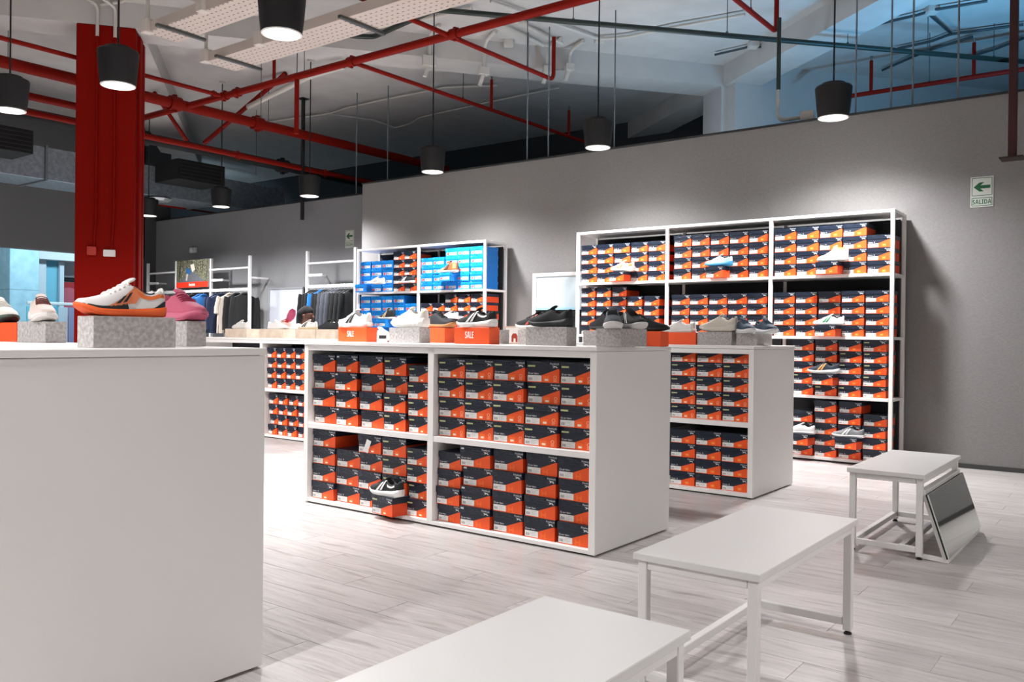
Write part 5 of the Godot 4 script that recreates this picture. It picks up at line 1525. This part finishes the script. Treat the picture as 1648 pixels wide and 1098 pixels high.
func build_racks() -> void:
	var z := -8.95
	var w := hexm("dcdcdc", 0.45)
	var rack := func(label: String, xs: Array, rail: float) -> void:
		var t := thing("clothes_rail", label, "clothes rail", Vector3(xs[0], 0, z))
		for x in xs: part(t, "post", box(0.045, 2.47, 0.045, 0.003), w, Vector3(x - xs[0], 1.235, 0))
		for i in xs.size() - 1:
			part(t, "upper_bar", box(xs[i + 1] - xs[i] - 0.05, 0.03, 0.03, 0.002), w, Vector3((xs[i] + xs[i + 1]) / 2 - xs[0], 2.27, 0))
			part(t, "hanging_rail", box(xs[i + 1] - xs[i] - 0.05, 0.05, 0.03, 0.002), w, Vector3((xs[i] + xs[i + 1]) / 2 - xs[0], rail, 0))
			part(t, "shelf_arm", box(0.32, 0.04, 0.03, 0.002), w, Vector3(xs[i] - xs[0] + 0.19, 2.08, 0))
		for x in xs: part(t, "wall_bracket", bar(Vector3(x - xs[0], 2.1, -0.02), Vector3(x - xs[0], 2.1, -0.38), 0.03, 0.03), w)
	rack.call("white clothes rail along the left wall under the poster", [-15.6, -14.62, -13.52, -12.4], 1.9)
	rack.call("white clothes rail with dark clothes left of the blue shelf", [-10.9, -9.78], 1.9)
	var g := "clothes on the left rail"
	var items := [["jacket", "15171a", "black"], ["tee", "c9ccd0", "white"], ["jacket", "17191c", "black"], ["hoodie", "1a1c20", "black"], ["jacket", "20242c", "charcoal"], ["tee", "d4d2cc", "off-white"], ["jacket", "14161a", "black"], ["jacket", "1f5f9e", "bright blue"], ["jacket", "2566a6", "blue"], ["jacket", "16294a", "navy"], ["hoodie", "172440", "dark navy"], ["tee", "c6bdb0", "beige"], ["hoodie", "0f1112", "black"], ["hoodie", "101213", "black"]]
	var xs := [-15.3, -15.1, -14.9, -14.7, -14.45, -14.3, -14.1, -13.85, -13.72, -13.35, -13.2, -12.95, -12.75, -12.5]
	for i in items.size():
		garment(items[i][0], items[i][1], Vector3(xs[i], 1.93, z + 0.02), PI / 2 + sin(i * 2.3) * 0.16, "%s hanging garment, %s from left on the left rail" % [items[i][2], ORD[i]], g)
	g = "clothes on the right rail"
	var tones := ["101214", "121416", "14171a", "1a6fc0", "15181c", "101214", "41454c", "4a4e56", "464a52", "15191a", "121516", "141718", "111415"]
	for i in tones.size():
		var nm: String = {"1a6fc0": "bright blue", "41454c": "grey", "4a4e56": "grey", "464a52": "grey"}.get(tones[i], "black")
		garment("hoodie" if i != 3 else "jacket", tones[i], Vector3(-10.77 + i * 0.077, 1.93, z + 0.02), PI / 2 + sin(i * 1.7) * 0.05, "%s hanging garment, %s from left on the right rail" % [nm, ORD[i]], g)
	# poster above the left rail
	var t := thing("poster_board", "poster of a forest path with a red band above the clothes", "poster", Vector3(-14.07, 1.97, -8.93))
	part(t, "board", box(1.0, 0.5, 0.02, 0.002), hexm("d0cdc8", 0.6), Vector3(0, 0.25, 0))
	var img := Image.create(256, 100, false, Image.FORMAT_RGB8)
	var n := FastNoiseLite.new()
	n.seed = 77
	n.frequency = 0.05
	for yy in 100:
		for xx in 256:
			var leaf := n.get_noise_2d(xx * 2.0, yy * 2.0) * 0.5 + 0.5
			var trunk := n.get_noise_2d(xx * 3.0 + 300.0, yy * 0.15)
			var c := Color(0.2, 0.22, 0.16).lerp(Color(0.72, 0.7, 0.6), clampf(leaf * 1.6 - 0.4, 0.0, 1.0))
			if trunk > 0.22: c = c.lerp(Color(0.14, 0.14, 0.12), 0.75)
			if absf(xx - 128) < (yy - 52) * 2.3: c = Color(0.3, 0.31, 0.34).lerp(Color(0.42, 0.43, 0.45), leaf)
			img.set_pixel(xx, yy, c)
	shape(img, [Vector2(74, 40), Vector2(96, 34), Vector2(120, 52), Vector2(108, 66), Vector2(84, 62)], Color(0.16, 0.36, 0.56))
	shape(img, [Vector2(112, 22), Vector2(140, 18), Vector2(152, 44), Vector2(128, 56)], Color(0.8, 0.78, 0.74))
	shape(img, [Vector2(84, 62), Vector2(96, 64), Vector2(86, 94), Vector2(76, 92)], Color(0.75, 0.72, 0.68))
	var pm := print_mat(img, 0.5)
	var st := start()
	for i in [0, 1, 2, 0, 2, 3]:
		st.set_uv([Vector2(0, 1), Vector2(0, 0), Vector2(1, 0), Vector2(1, 1)][i])
		st.add_vertex([Vector3(-0.5, 0.1, 0.0105), Vector3(-0.5, 0.5, 0.0105), Vector3(0.5, 0.5, 0.0105), Vector3(0.5, 0.1, 0.0105)][i])
	part(t, "printed_picture", done(st), pm)
	part(t, "red_band", box(1.0, 0.1, 0.003, 0), hexm("e0321a", 0.5), Vector3(0, 0.05, 0.0115))
	part(t, "lettering", cache_text("Reebok", 0.05, 0.8), hexm("f2d8d0", 0.6), Vector3(0, 0.052, 0.014))

func build_details() -> void:
	exit_sign(Vector3(-1.324, 2.36, WALL_Z + 0.004), 0.185, 0.275, "green and white SALIDA exit sign on the wall at right")
	exit_sign(Vector3(-10.35, 2.53, -9.336), 0.2, 0.28, "green and white exit sign on the wall at back left")
	var t := thing("emergency_light", "small white emergency lamp on the back left wall above the poster", "lamp", Vector3(-14.66, 2.66, -9.335))
	part(t, "base", box(0.2, 0.1, 0.05, 0.01), hexm("d9dadb", 0.5), Vector3(0, 0.05, 0.025))
	part(t, "head", lathe([Vector2(0, -0.03), Vector2(0.04, -0.02), Vector2(0.05, 0.01), Vector2(0.03, 0.03), Vector2(0, 0.035)], 14, false), hexm("e4e5e6", 0.4), Vector3(0.02, 0.05, 0.07), Vector3(PI / 2, 0, 0))
	# white framed mirror between the wall shelves, its reflection painted on flat boards
	t = thing("painted_mirror", "white framed mirror with painted pale reflection between the two wall shelves", "panel", Vector3(-5.85, 0, -8.66))
	for s in [-1, 1]: part(t, "frame", box(0.05, 1.93, 0.05, 0.003), white_board, Vector3(s * 0.37, 0.965, 0))
	part(t, "frame", box(0.69, 0.045, 0.05, 0.003), white_board, Vector3(0, 1.907, 0))
	part(t, "reflected_pale_board", box(0.69, 0.38, 0.02, 0.002), hexm("bccbd2", 0.4), Vector3(0, 1.695, 0))
	part(t, "reflected_ledge", box(0.69, 0.03, 0.06, 0.002), hexm("9cc6d8", 0.4), Vector3(0, 1.49, 0.0))
	part(t, "reflected_dark_board", box(0.69, 1.42, 0.02, 0.002), hexm("2c3136", 0.5), Vector3(0, 0.76, -0.005))
	for k in 3: part(t, "reflected_dark_tray", box(0.2, 0.06, 0.05, 0.004), hexm("15181b", 0.5), Vector3(-0.22 + k * 0.22, 1.42, 0.02))
	# white board with a red printed shape beside the right rail
	t = thing("white_panel", "white board with a red and pink shape behind the person", "panel", Vector3(-11.85, 0, -9.29))
	part(t, "board", box(0.86, 1.9, 0.03, 0.003), hexm("b4b9c2", 0.5), Vector3(0, 0.95, 0))
	part(t, "edge_trim", box(0.03, 1.92, 0.05, 0.003), hexm("8a8d92", 0.5), Vector3(-0.445, 0.96, 0))
	part(t, "edge_trim", box(0.9, 0.03, 0.05, 0.003), hexm("8a8d92", 0.5), Vector3(0, 1.915, 0))
	t = thing("display_sole", "red shoe sole with pink heel standing on its toe behind the white sneaker", "shoe sole", Vector3(-8.27, TOP, -6.45), 0.6)
	t.scale = Vector3.ONE * 1.36
	part(t, "forefoot", extrude([Vector2(-0.055, 0.0), Vector2(-0.05, 0.06), Vector2(-0.045, 0.11), Vector2(-0.02, 0.15), Vector2(0.03, 0.17), Vector2(0.045, 0.155), Vector2(0.05, 0.1), Vector2(0.055, 0.04), Vector2(0.05, 0.0)], 0.022), hexm("c22a28", 0.6), Vector3(0, 0.0, 0), Vector3(0, 0, 0))
	part(t, "heel", extrude([Vector2(0.02, 0.155), Vector2(0.03, 0.2), Vector2(0.05, 0.24), Vector2(0.075, 0.255), Vector2(0.098, 0.24), Vector2(0.1, 0.2), Vector2(0.085, 0.165), Vector2(0.055, 0.14)], 0.022), hexm("b84a6e", 0.6))
